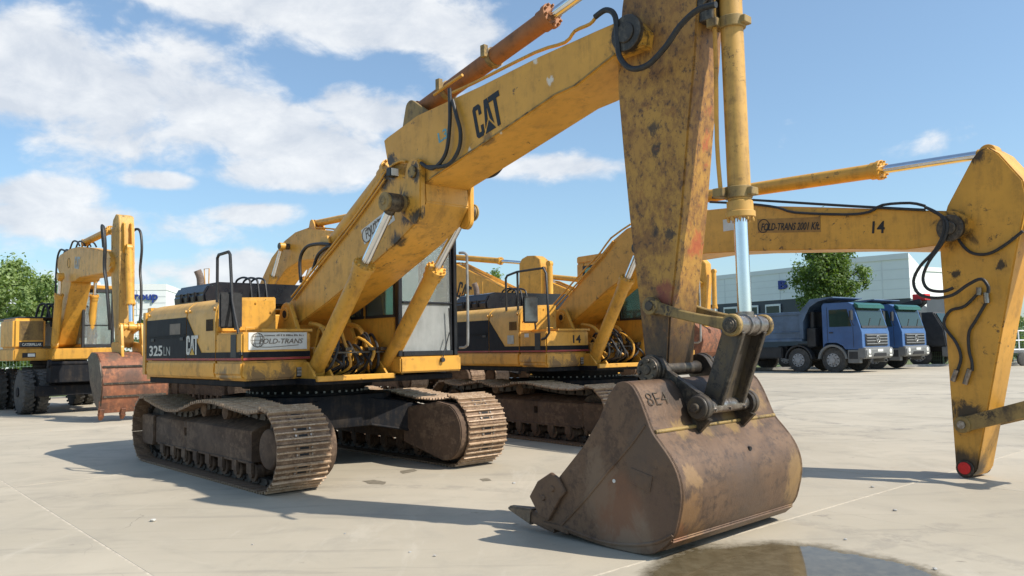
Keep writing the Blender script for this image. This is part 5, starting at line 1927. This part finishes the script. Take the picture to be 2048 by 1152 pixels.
    for y in (-.26, .18):
        m.prism(hull([(5.02, 1.62, .10), (5.48, 1.58, .09), (5.1, 1.40, .05), (5.55, 1.38, .05)]), y, y + .06)
    m.build('bucket_ear', 'yellow', sh, .006)
    for k, (y, dx) in enumerate(((-.26, 0), (-.30, .12), (.27, 0))):
        m = MB()
        m.tube([(4.2 + dx, y * .9, 3.95), (4.45 + dx, y * 1.3, 4.35), (4.72 + dx, y * 1.5, 4.32), (4.85 + dx, y * 1.5, 3.9), (4.80 + dx, y * 1.45, 3.4), (4.92 + dx, y * 1.4, 3.0), (5.0 + dx, y * 1.3, 2.4), (5.02, y * 1.1, 2.0)], .030, 8, 5)
        m.build('hydraulic_hose', 'hose', root)
    for k in range(4):
        y = -.2 + .13 * k
        m = MB()
        m.tube([(.35, y, 2.35), (.3, y, 3.2), (.38, y, 3.95), (.62, y, 4.22), (.95, y, 4.20), (1.2, y, 4.12)], .026, 8, 5)
        m.tube([(1.5, y, 4.16), (1.75, y, 4.34), (2.1, y, 4.30), (2.3, y, 4.18)], .022, 8, 5)
        m.tube([(.0, y - .4, 2.3), (.15, y - .35, 2.75), (.3, y - .2, 2.75), (.4, y - .1, 2.2)], .03, 8, 5)
        m.build('hydraulic_hose', 'hose', root)


wheeled_excavator()


# ---------------------------------------------------------------- dump trucks
def truck_wheel(root, x, y, s, dual=False):
    m = MB()
    r, w = .545, .31
    m.stack((x, y - w / 2, r), (0, 1, 0), [(0, r * .56), (.015, r * .74), (.05, r * .97), (w - .05, r * .97), (w - .015, r * .74), (w, r * .56)], 36)
    for k in range(5):
        yy = y - w / 2 + .06 + k * (w - .12) / 4
        m.stack((x, yy - .018, r), (0, 1, 0), [(0, r * .965), (.004, r), (.032, r), (.036, r * .965)], 36)
    t = m.build('wheel', 'rubber', root)
    m = MB()
    m.stack((x, y + s * w * .20, r), (0, s, 0), [(0, .30), (.11, .30), (.115, .28)], 28)
    m.cyl((x, y + s * w * .2, r), (x, y + s * (w * .2 + .16), r), .12, 20)
    for k in range(10):
        a = 2 * PI * k / 10
        m.cyl((x + .19 * math.cos(a), y + s * (w * .2 + .07), r + .19 * math.sin(a)), (x + .19 * math.cos(a), y + s * (w * .2 + .14), r + .19 * math.sin(a)), .022, 6)
    rim = m.build('rim', 'rim', t)
    m = MB()
    for k in range(10):
        a = 2 * PI * (k + .5) / 10
        m.cyl((x + .25 * math.cos(a), y + s * (w * .2 + .09), r + .25 * math.sin(a)), (x + .25 * math.cos(a), y + s * (w * .2 + .119), r + .25 * math.sin(a)), .03, 8)
    m.build('rim_holes', 'dark', rim)


def dump_truck(o, yaw, label):
    root = empty('dump_truck', o, yaw)
    tag(root, label, 'truck', None)
    for x in (0, -1.7, -4.75, -6.1):
        for s in (-1, 1):
            truck_wheel(root, x, s * (1.03 if x > -3 else 1.05), s)
    m = MB()
    for y in (-.42, .32):
        m.box(-7.0, 1.0, y, y + .10, .78, 1.08)
    for x in (0, -1.7, -4.75, -6.1):
        m.cyl((x, -.9, .545), (x, .9, .545), .09, 12)
    m.box(-2.9, -2.45, -.9, .9, .7, 1.2)
    m.build('chassis', 'truck_dark', root, .01)
    # cab: outline as seen from the side, swept across
    m = MB()
    side = [(-.42, 1.02), (-.42, 2.98), (-.32, 3.08), (.82, 3.08), (1.02, 2.98), (1.32, 1.98), (1.39, 1.75), (1.40, 1.02), (.62, 1.02), (.50, 1.18), (.22, 1.32), (-.22, 1.32), (-.36, 1.26), (-.40, 1.02)]
    m.prism(side, -1.24, 1.24)
    cab = m.build('cab', 'truck_blue', root, .05, 3)
    # windscreen and side windows stand a little proud of the shell
    ws = [(1.31, 2.03), (1.04, 2.93)]
    d = Vector((ws[1][0] - ws[0][0], 0, ws[1][1] - ws[0][1])).normalized()
    n = Vector((d.z, 0, -d.x))
    a, b = Vector((ws[0][0], 0, ws[0][1])) + n * .005, Vector((ws[1][0], 0, ws[1][1])) + n * .005
    m = MB()
    m.prism([(a.x, a.z), (b.x, b.z), ((b + n * .012).x, (b + n * .012).z), ((a + n * .012).x, (a + n * .012).z)], -1.12, 1.12)
    m.build('windscreen', 'truck_glass', cab)
    m = MB()
    e0, e1 = a - d * .10, a - d * .0
    m.prism([(e0.x, e0.z), (e1.x, e1.z), ((e1 + n * .03).x, (e1 + n * .03).z), ((e0 + n * .03).x, (e0 + n * .03).z)], -1.14, 1.14)
    m.build('scuttle', 'truck_dark', cab)
    for y in (-.5, .45):
        m = MB()
        q = a + n * .03
        m.tube([(q.x, y, q.z), ((q + d * .35).x, y + .4, (q + d * .35).z)], .012, 6, 1)
        m.build('wiper', 'truck_dark', cab)
    m = MB()
    m.prism([(1.08, 2.86), (1.27, 2.80), (1.25, 2.95), (1.05, 3.07)], -1.20, 1.20)
    m.build('sun_visor', 'visor', cab, .02, 2)
    for s in (-1, 1):
        y0, y1 = sorted((s * 1.238, s * 1.252))
        MB().prism([(-.08, 2.02), (-.08, 2.78), (.76, 2.78), (.95, 2.02)], y0, y1).build('side_window', 'truck_glass', cab)
        y0, y1 = sorted((s * 1.243, s * 1.249))
        MB().prism([(-.19, 1.36), (-.175, 1.36), (-.175, 2.90), (-.19, 2.90)], y0, y1).build('door_seam', 'truck_dark', cab)
        MB().prism([(1.0, 1.10), (1.015, 1.10), (1.015, 1.98), (1.0, 1.98)], y0, y1).build('door_seam', 'truck_dark', cab)
        y0, y1 = sorted((s * 1.24, s * 1.27))
        MB().box(-.10, .08, y0, y1, 1.74, 1.79).build('door_handle', 'truck_dark', cab)
        m = MB()
        m.tube([(1.0, s * 1.24, 2.75), (1.08, s * 1.46, 2.72), (1.08, s * 1.46, 2.2), (1.05, s * 1.26, 2.05)], .018, 6, 1)
        m.box(1.02, 1.10, min(s * 1.36, s * 1.56), max(s * 1.36, s * 1.56), 2.28, 2.70)
        m.build('mirror', 'truck_dark', cab, .01)
        m = MB()
        prof = arc(0, .545, .70, 5, 175, 14) + arc(0, .545, .60, 175, 5, 14)
        m.prism(prof, min(s * .88, s * 1.26), max(s * .88, s * 1.26))
        m.build('mudguard', 'truck_grey', root, .01)
        m = MB()
        prof = arc(-1.7, .545, .70, 5, 175, 14) + arc(-1.7, .545, .62, 175, 5, 14)
        m.prism(prof, min(s * .88, s * 1.2), max(s * .88, s * 1.2))
        m.build('mudguard', 'truck_dark', root, .01)
        m = MB()
        m.box(.72, 1.25, min(s * 1.0, s * 1.25), max(s * 1.0, s * 1.25), .42, 1.0)
        m.build('entry_step', 'truck_grey', root, .02)
        MB().box(.78, 1.18, min(s * 1.245, s * 1.256), max(s * 1.245, s * 1.256), .60, .92).build('step_recess', 'truck_dark', root)
    # grille, badge, bumper, lamps, plate
    m = MB()
    m.prism([(1.40, 1.14), (1.44, 1.16), (1.43, 1.68), (1.395, 1.70)], -.98, .98)
    gr = m.build('grille', 'truck_dark', cab, .02)
    m = MB()
    for k in range(4):
        z = 1.22 + k * .125
        m.box(1.42, 1.475, -.94, .94, z, z + .055)
    m.build('grille_bars', 'truck_grey', gr, .012)
    m = MB()
    m.tube([(1.49, .15 * math.cos(t * PI / 12), 1.45 + .15 * math.sin(t * PI / 12)) for t in range(25)], .018, 8, 1)
    for k in range(3):
        an = PI / 2 + k * 2 * PI / 3
        m.tube([(1.49, 0, 1.45), (1.49, .15 * math.cos(an), 1.45 + .15 * math.sin(an))], .016, 6, 1)
    m.build('badge', 'cast', gr)
    m = MB()
    m.prism([(1.18, .62), (1.46, .60), (1.56, .74), (1.56, 1.02), (1.46, 1.10), (1.18, 1.10)], -1.25, 1.25)
    bu = m.build('bumper', 'truck_grey', root, .04, 3)
    MB().box(1.55, 1.566, -.55, .55, .70, .84).build('bumper_opening', 'dark', bu)
    MB().box(1.56, 1.572, -.24, .24, .90, 1.01).build('number_plate', 'white_sign', bu)
    for s in (-1, 1):
        m = MB()
        m.stack((1.545, s * .95, .91), (1, 0, 0), [(0, .10), (.025, .105), (.035, .09)], 18)
        m.box(1.55, 1.572, s * .95 - .11, s * .95 + .11, .70, .77)
        m.build('headlamp', 'lamp', bu)
        m = MB()
        m.cyl((1.40, s * .75, .50), (1.50, s * .75, .50), .05, 10)
        m.build('tow_eye', 'truck_dark', bu)
    # tipper body
    m = MB()
    for s in (-1, 1):
        y0, y1 = sorted((s * 1.22, s * 1.27))
        m.prism([(-6.95, 1.50), (-1.42, 1.50), (-1.35, 2.62), (-.95, 3.02), (-1.25, 2.85), (-1.5, 2.72), (-6.95, 2.72)], y0, y1)
    m.box(-6.95, -1.45, -1.22, 1.22, 1.42, 1.50)
    m.box(-1.50, -1.42, -1.22, 1.22, 1.50, 2.72)
    m.box(-6.95, -6.88, -1.22, 1.22, 1.50, 2.5)
    tb = m.build('tipper_body', 'truck_top', root, .01)
    m = MB()
    for s in (-1, 1):
        y0, y1 = sorted((s * 1.265, s * 1.335))
        m.box(-6.98, -1.36, y0, y1, 2.62, 2.76)
        m.box(-6.98, -1.40, y0, y1, 1.40, 1.52)
        m.box(-6.98, -1.40, *sorted((s * 1.265, s * 1.30)), 1.80, 1.86)
        m.box(-1.50, -1.32, y0, y1, 1.52, 2.62)
    m.build('tipper_rim', 'truck_top', tb, .015)
    m = MB()
    m.add([(x, y, z) for y in (-1.33, 1.33) for x, z in ((-1.50, 2.70), (-.92, 3.30), (.18, 3.36), (.18, 3.31), (-.88, 3.24), (-1.42, 2.66))], [(0, 6, 7, 1), (1, 7, 8, 2), (2, 8, 9, 3), (3, 9, 10, 4), (4, 10, 11, 5), (0, 1, 4, 5), (1, 2, 3, 4), (6, 11, 10, 7), (7, 10, 9, 8)])
    for s in (-1, 1):
        m.prism([(-1.50, 2.70), (-.92, 3.26), (.05, 3.30), (-.55, 3.18), (-.95, 2.95), (-1.15, 2.62), (-1.35, 2.2)], min(s * 1.29, s * 1.33), max(s * 1.29, s * 1.33))
    m.build('canopy', 'truck_top', tb, .01)
    m = MB()
    m.box(-1.28, -.86, -1.1, -.55, 1.15, 2.0)
    m.box(-1.28, -.80, -.5, .9, 1.1, 2.75)
    m.cyl((-1.05, -.95, 2.0), (-1.05, -.95, 2.75), .11, 14)
    m.build('air_intake', 'truck_dark', root, .02)
    m = MB()
    m.box(-4.0, -2.5, -1.22, -.8, .62, 1.15)
    m.box(-4.0, -2.5, .8, 1.22, .62, 1.15)
    m.build('fuel_tank', 'truck_dark', root, .05, 2)
    return root


tg = Mat('truck glass')
tg.set(Base_Color=(.022, .042, .036, 1), Roughness=.05, IOR=1.45, Specular_IOR_Level=.4)
tg.bump(tg.noise(1.5, 2, .5), .04, .02)
MT['truck_glass'] = tg.m
MT['visor'] = plain('green sun visor', (.010, .085, .060), .3, 0, .15, 2)
w1 = gnd(1675, 745)
t1 = dump_truck((w1.x + .75, w1.y + .75, 0), -.88, 'blue tipper truck with its whole long body in view, standing before the other')
t2 = copy_tree(t1)
t2.location = (t1.location.x + 3.15, t1.location.y + 2.95, 0)
t2['label'] = 'blue tipper truck tucked behind the other one, beside the dark crane truck'


def crane_truck(o, yaw):
    root = empty('crane_truck', o, yaw)
    tag(root, 'dark flatbed truck carrying a folded crane with a red top beside the blue trucks', 'truck')
    for x in (0, -4.2, -5.5):
        for s in (-1, 1):
            truck_wheel(root, x, s * 1.03, s)
    m = MB()
    m.box(-6.8, 1.0, -.45, .45, .75, 1.1)
    m.box(-6.8, -2.0, -1.25, 1.25, 1.12, 1.28)
    m.build('flat_bed', 'truck_dark', root, .02)
    m = MB()
    m.prism([(-.7, 1.0), (-.7, 2.75), (.85, 2.75), (1.3, 1.9), (1.4, 1.0), (.62, 1.0), (.4, 1.2), (-.4, 1.2), (-.6, 1.0)], -1.22, 1.22)
    cab = m.build('cab', 'truck_dark', root, .05, 3)
    MB().prism([(1.3, 1.95), (.92, 2.68), (.94, 2.69), (1.33, 1.96)], -1.1, 1.1).build('windscreen', 'truck_glass', cab)
    m = MB()
    m.prism([(1.15, .5), (1.5, .5), (1.55, 1.0), (1.15, 1.0)], -1.22, 1.22)
    m.build('bumper', 'truck_grey', root, .03, 2)
    m = MB()
    m.box(-1.6, -1.1, -.4, .4, 1.1, 2.6)
    m.prism(hull([(-1.35, 2.6, .22), (-.2, 3.35, .16)]), -.22, .22)
    m.prism(hull([(-.2, 3.35, .14), (-2.1, 3.0, .12)]), -.45, -.25)
    m.build('crane', 'truck_dark', root, .02)
    m = MB()
    m.box(-.55, .1, -.35, .30, 3.42, 3.75)
    m.box(-1.9, -1.0, -.6, .6, 2.65, 3.15)
    m.build('crane_head', 'red', root, .02)
    m = MB()
    for s in (-1, 1):
        m.box(-1.55, -1.15, s * 1.1 - .12, s * 1.1 + .12, .5, 1.9)
    m.build('outrigger', 'truck_grey', root, .02)
    return root


crane_truck((t1.location.x + 6.6, t1.location.y + 5.6, 0), -.88)


def trailer(o, yaw):
    root = empty('trailer', o, yaw)
    tag(root, 'small white railed trailer standing at the grass edge beyond the bare stick', 'trailer')
    m = MB()
    for x in (-1.0, 0, 1.0):
        for y in (-.8, .8):
            m.tube([(x, y, .75), (x, y, 1.75)], .03, 8, 1)
    for z in (.8, 1.25, 1.72):
        m.tube([(-1, -.8, z), (1, -.8, z), (1, .8, z), (-1, .8, z), (-1, -.8, z)], .03, 8, 1)
    m.build('rail_frame', 'white_wall', root)
    m = MB()
    m.box(-1.05, 1.05, -.85, .85, .62, .76)
    m.box(1.0, 2.2, -.05, .05, .6, .7)
    m.build('bed', 'truck_grey', root, .01)
    for s in (-1, 1):
        m = MB()
        m.stack((0, s * .95 - .09, .33), (0, 1, 0), [(0, .2), (.01, .27), (.04, .33), (.14, .33), (.17, .27), (.18, .2)], 24)
        t = m.build('wheel', 'rubber', root)
        MB().cyl((0, s * .95 - .07, .33), (0, s * .95 + .08, .33), .19, 20).build('rim', 'cast', t)


q = gnd(2012, 731)
trailer((q.x, q.y, 0), .3)


# ---------------------------------------------------------------- buildings
def lerp(a, b, t):
    return (a[0] + (b[0] - a[0]) * t, a[1] + (b[1] - a[1]) * t)


def wall_building(name, label, plan, h, band, upper='grey_wall', lower='dark_wall', trim='white_wall', seams=((0, 24),)):
    root = empty(name, plan[0])
    o = plan[0]
    pl = [(x - o[0], y - o[1]) for x, y in plan]
    tag(root, label, 'building')
    cx, cy = sum(p[0] for p in pl) / len(pl), sum(p[1] for p in pl) / len(pl)
    m = MB()
    m.plan(pl, band, h)
    m.build('wall', upper, root)
    m = MB()
    m.plan([(cx + (x - cx) * .997, cy + (y - cy) * .997) for x, y in pl], 0, band)
    m.build('plinth', lower, root)
    m = MB()
    m.plan([(cx + (x - cx) * 1.004, cy + (y - cy) * 1.004) for x, y in pl], h, h + .45)
    m.build('roof_trim', trim, root)
    # sheet joints of the cladding
    for i, n in seams:
        a, b = pl[i], pl[(i + 1) % len(pl)]
        d = Vector((b[0] - a[0], b[1] - a[1], 0))
        L = d.length
        d.normalize()
        nn = Vector((d.y, -d.x, 0))
        if nn.dot(Vector((a[0] - cx, a[1] - cy, 0))) < 0:
            nn = -nn
        for k in range(1, n):
            p = Vector((a[0], a[1], 0)) + d * (L * k / n)
            mm = MB()
            q = [p - d * .04, p + d * .04, p + d * .04 + nn * .03, p - d * .04 + nn * .03]
            mm.plan([(v.x, v.y) for v in q], band + .02, h - .01)
            mm.build('cladding_joint', 'seam', root)
        for k in range(1, 4):
            z = band + (h - band) * k / 4
            p, q_ = Vector((a[0], a[1], 0)) + nn * .02, Vector((b[0], b[1], 0)) + nn * .02
            mm = MB()
            mm.add([(p.x, p.y, z - .02), (q_.x, q_.y, z - .02), (q_.x, q_.y, z + .02), (p.x, p.y, z + .02)], [(0, 1, 2, 3)])
            mm.build('cladding_joint', 'seam', root)
    return root, pl


p0, p1 = (19.5, 94.0), (31.1, 75.7)
dv = Vector((p1[0] - p0[0], p1[1] - p0[1], 0)).normalized()
nv = Vector((-dv.y, dv.x, 0))
if nv.x < 0:
    nv = -nv
p00 = (p0[0] - dv.x * 30, p0[1] - dv.y * 30)
wr, wpl = wall_building('warehouse', 'long pale warehouse with dark plinth and blue letter B behind the leafy tree', [p00, p1, (p1[0] + nv.x * 30, p1[1] + nv.y * 30), (p00[0] + nv.x * 30, p00[1] + nv.y * 30)], 8.25, 5.55, seams=((0, 14),))
on = -nv * .06
for k in range(9):
    t = 1 - (.16 + .055 * k)
    c = Vector((*lerp(p00, p1, t), 0)) - Vector((*p00, 0)) + on
    m = MB()
    a, b = c - dv * .95, c + dv * .95
    for (u0, u1, z0, z1) in ((0, 1, 4.95, 5.15), (0, 1, 3.2, 3.35), (0, .06, 3.35, 4.95), (.94, 1, 3.35, 4.95)):
        q0, q1 = a.lerp(b, u0), a.lerp(b, u1)
        m.plan([(q0.x, q0.y), (q1.x, q1.y), (q1.x - nv.x * .1, q1.y - nv.y * .1), (q0.x - nv.x * .1, q0.y - nv.y * .1)], z0, z1)
    wf = m.build('window_frame', 'white_wall', wr)
    m = MB()
    q0, q1 = a.lerp(b, .06), a.lerp(b, .94)
    m.plan([(q0.x, q0.y), (q1.x, q1.y), (q1.x - nv.x * .05, q1.y - nv.y * .05), (q0.x - nv.x * .05, q0.y - nv.y * .05)], 3.35, 4.95)
    m.build('window_pane', 'truck_glass', wf)


def on_wall(px, py, a, b):
    """pixel to a point on the vertical wall plane through a-b"""
    d = Vector((b[0] - a[0], b[1] - a[1], 0))
    n = Vector((-d.y, d.x, 0)).normalized()
    r = ray(px, py)
    t = (Vector((*a, 0)) - CAM).dot(n) / r.dot(n)
    return CAM + r * t


a_, b_ = on_wall(1559, 578, p0, p1), on_wall(1576, 576, p0, p1)
tp = on_wall(1559, 562, p0, p1)
text('B', (tp.z - a_.z) * 1.4, 'blue_sign', wr, axes(a_ - Vector((*p00, 0)) - nv * .12, dv, (0, 0, 1)), (b_ - a_).length, .05, 0, 'sign_letter', .08)

hc, hl = (31.5, 64.0), (27.0, 68.3)
hr = (54.0, 103.0)
wall_building('hall', 'tall windowless grey and white hall with one sunlit wall behind the blue trucks', [hl, hc, hr, (hr[0] - 4.5, hr[1] + 4.3)], 7.75, 4.6, seams=((0, 3), (1, 10)))

gp0, gp1 = (-41.0, 56.5), (-25.7, 60.0)
gd = Vector((gp1[0] - gp0[0], gp1[1] - gp0[1], 0)).normalized()
gr_, _ = wall_building('office_building', 'white building with blue Group lettering beyond the green mesh fence', [gp0, gp1, (gp1[0] - 2.5, gp1[1] + 12), (gp0[0] - 2.5, gp0[1] + 12)], 6.05, 4.2, 'white_wall', 'grey_wall', 'white_wall', seams=((0, 8),))
ga, gb, gt = on_wall(249, 600, gp0, gp1), on_wall(316, 601, gp0, gp1), on_wall(249, 583, gp0, gp1)
text('Group', (gt.z - ga.z) * 1.35, 'blue_sign', gr_, axes(ga - Vector((*gp0, 0)) + Vector((gd.y, -gd.x, 0)) * .08, gd, (0, 0, 1)), (gb - ga).length, .02, 0, 'sign_letters', .05)


# ---------------------------------------------------------------- fences, hoarding
def mesh_fence(a, b, hgt, label, step=2.5, wire=.1, plinth=False):
    A, B = Vector((*a, 0)), Vector((*b, 0))
    d = B - A
    L = d.length
    d.normalize()
    root = empty('mesh_fence', A, math.atan2(d.y, d.x))
    tag(root, label, 'fence')
    n = round(L / step)
    s = L / n
    pme = wme = None
    for k in range(n + 1):
        if pme is None:
            m = MB()
            m.box(-.03, .03, -.03, .03, -.03, hgt + .06)
            o = m.build('post', 'fence', root)
            pme = o.data
        else:
            o = bpy.data.objects.new('post', pme)
            COL.objects.link(o)
            o.parent = root
        o.location = (k * s, 0, 0)
        if k == n:
            break
        if wme is None:
            m = MB()
            x = .06
            while x < s - .03:
                m.box(x - .004, x + .004, -.004, .004, .05, hgt)
                x += wire
            z = .08
            while z < hgt:
                m.box(.03, s - .03, .004, .012, z - .005, z + .005)
                z += .2
            o = m.build('wire_panel', 'fence', root)
            wme = o.data
        else:
            o = bpy.data.objects.new('wire_panel', wme)
            COL.objects.link(o)
            o.parent = root
        o.location = (k * s, 0, 0)
    return root


mesh_fence((-33.3, 10.7), (-4.0, 38.4), 2.5, 'green wire mesh fence on the left behind the wheeled excavator')
mesh_fence((20.0, 42.5), (55.0, 43.8), 2.2, 'grey green wire fence along the grass behind the trucks')
# red brown boards leaning along the left fence
fd = Vector((29.3, 27.7, 0)).normalized()
fn = Vector((fd.y, -fd.x, 0))
for k in range(9):
    p = Vector((-33.3, 10.7, 0)) + fd * (12 + k * 2.35) + fn * .5
    root = empty('board_fence', p, math.atan2(fd.y, fd.x))
    tag(root, 'low red brown slatted barrier panel standing before the green mesh fence', 'barrier', 'slatted barriers along the left fence')
    m = MB()
    m.box(0, .05, -.03, .03, 0, .95)
    m.box(2.2, 2.25, -.03, .03, 0, .95)
    m.build('post', 'red_panel', root)
    for j in range(15):
        m = MB()
        m.box(.08 + j * .14, .17 + j * .14, -.045, -.03, .1, .9)
        m.build('slat', 'red_panel', root)
    MB().box(.05, 2.2, -.03, .0, .72, .80).build('rail', 'red_panel', root)

# kerb along the back of the yard
m = MB()
m.box(-62, 0, -.08, .08, -.02, .12)
kb = m.build('kerb', 'kerb', None, .015, 2)
kb.location = (60, 42.7, 0)
kb.rotation_euler[2] = math.atan2(42.5 - 40.2, 61.5)
tag(kb, kind='structure')


# ---------------------------------------------------------------- trees
def leaf_mat(name, c1, c2):
    m = Mat(name)
    oi = m.noise(1.4, 4, .6)
    m.col(m.mix(m.ramp(oi, .3, .7), c1, c2))
    m.set(Roughness=.55)
    tr = m.N.new('ShaderNodeBsdfTranslucent')
    tr.inputs[0].default_value = (c2[0] * 1.5, c2[1] * 1.6, c2[2] * .7, 1)
    mx = m.N.new('ShaderNodeMixShader')
    mx.inputs[0].default_value = .35
    m.Lk.new(m.b.outputs[0], mx.inputs[1])
    m.Lk.new(tr.outputs[0], mx.inputs[2])
    m.Lk.new(mx.outputs[0], m.N['Material Output'].inputs['Surface'])
    return m.m


MT['leaf'] = leaf_mat('fresh leaves', (.06, .115, .022), (.135, .20, .042))
MT['leaf_pale'] = leaf_mat('pale grey green leaves', (.125, .19, .055), (.26, .33, .115))
MT['bark'] = plain('grey brown bark', (.11, .085, .06), .9, 0, .3, 6, .5)


def tree(o, hgt, rx, label, mat='leaf', base=.25, clumps=60, per=70, leaf=.16, trunk_r=.13, group=None, name='tree', seed=0):
    rnd = random.Random(seed)
    root = empty(name, o)
    tag(root, label, 'tree' if name == 'tree' else 'shrub', group)
    m = MB()
    top = hgt * .72
    cz = hgt * (base + 1) / 2
    rz = hgt * (1 - base) / 2
    m.tube([(0, 0, -.02), (rnd.uniform(-.06, .06), .03, hgt * .25), (rnd.uniform(-.12, .12), .0, hgt * .5), (rnd.uniform(-.15, .15), .05, top)], trunk_r, 8, 3)
    cl = []
    while len(cl) < clumps:
        v = Vector((rnd.uniform(-1, 1), rnd.uniform(-1, 1), rnd.uniform(-1, 1)))
        if .25 < v.length < 1:
            k = (1 - .30 * max(v.z, 0))
            lump = 1 + .22 * math.sin(3 * math.atan2(v.y, v.x) + seed) + .12 * math.sin(5 * v.z + seed)
            cl.append(Vector((v.x * rx * k * lump, v.y * rx * k * lump, cz + v.z * rz)))
    for c in cl[::3]:
        a = Vector((0, 0, max(hgt * .18, min(c.z - rx * .5, top))))
        m.tube([a, a.lerp(c, .5) + Vector((0, 0, -.05)), c], trunk_r * .22, 5, 2)
    m.build('trunk', 'bark', root)
    m = MB()
    for c in cl:
        r = rx * rnd.uniform(.16, .34)
        for _ in range(per):
            v = Vector((rnd.gauss(0, .5), rnd.gauss(0, .5), rnd.gauss(0, .42)))
            p = c + v * r
            n = (v + Vector((rnd.gauss(0, .5), rnd.gauss(0, .5), rnd.gauss(.35, .5)))).normalized()
            t = n.orthogonal().normalized()
            t = (Matrix.Rotation(rnd.uniform(0, 6.28), 3, n) @ t)
            b = n.cross(t)
            s = leaf * rnd.uniform(.6, 1.2)
            m.v += [tuple(p - t * s * .5), tuple(p + b * s * .3), tuple(p + t * s * .6), tuple(p - b * s * .3)]
            k = len(m.v)
            m.f.append((k - 4, k - 3, k - 2, k - 1))
            m.mi.append(0)
    me = bpy.data.meshes.new('crown')
    me.from_pydata(m.v, [], m.f)
    me.materials.append(MT[mat])
    co = bpy.data.objects.new('crown', me)
    COL.objects.link(co)
    co.parent = root
    return root


tree((19.6, 50.0, 0), 9.3, 1.95, 'leafy green tree standing in front of the warehouse behind the tipper body', 'leaf', .26, 170, 130, .20, .16, seed=3)
tree((-2.0, 52.0, 0), 6.9, 1.8, 'small green tree whose branch shows under the far boom cylinder', 'leaf', .3, 40, 90, .17, .1, seed=5)
LT = 'pale green tree behind the fence at the yard corner'
for i, (x, y, hh, rx) in enumerate(((-27.6, 37.0, 6.6, 2.2), (-24.6, 36.0, 6.7, 1.9), (-22.3, 36.5, 6.1, 1.7), (-20.4, 35.5, 5.0, 1.4))):
    tree((x, y, 0), hh, rx, ('pale green tree at the left end of the row behind the mesh fence', 'tallest pale green tree in the row behind the mesh fence', 'pale green tree right beside the tallest one behind the mesh fence', 'low pale green tree at the wheeled excavator end of the row')[i], 'leaf_pale', .10, 110, 120, .17, .09, 'trees behind the left fence', seed=11 + i)
for i in range(9):
    x, y = -19.2 + i * 1.5, 29.6 + i * 1.42
    tree((x - 1.6, y + 2.2, 0), 2.9 + .35 * math.sin(i * 2.3), 1.05, 'dense green hedge shrub just behind the mesh fence', 'leaf', .0, 30, 90, .14, .05, 'hedge shrubs behind the left fence', 'shrub', seed=30 + i)
for i, (x, y, hh) in enumerate(((28.5, 46.5, 2.6), (33.0, 47.5, 4.6), (36.5, 48.0, 5.2))):
    tree((x, y, 0), hh, 1.5, ('low dark shrub on the grass behind the fence by the trucks', 'dark tree on the grass beyond the white trailer', 'taller dark tree on the grass beyond the white trailer')[i], 'leaf', .08, 40, 90, .18, .08, None, 'shrub' if i == 0 else 'tree', seed=50 + i)
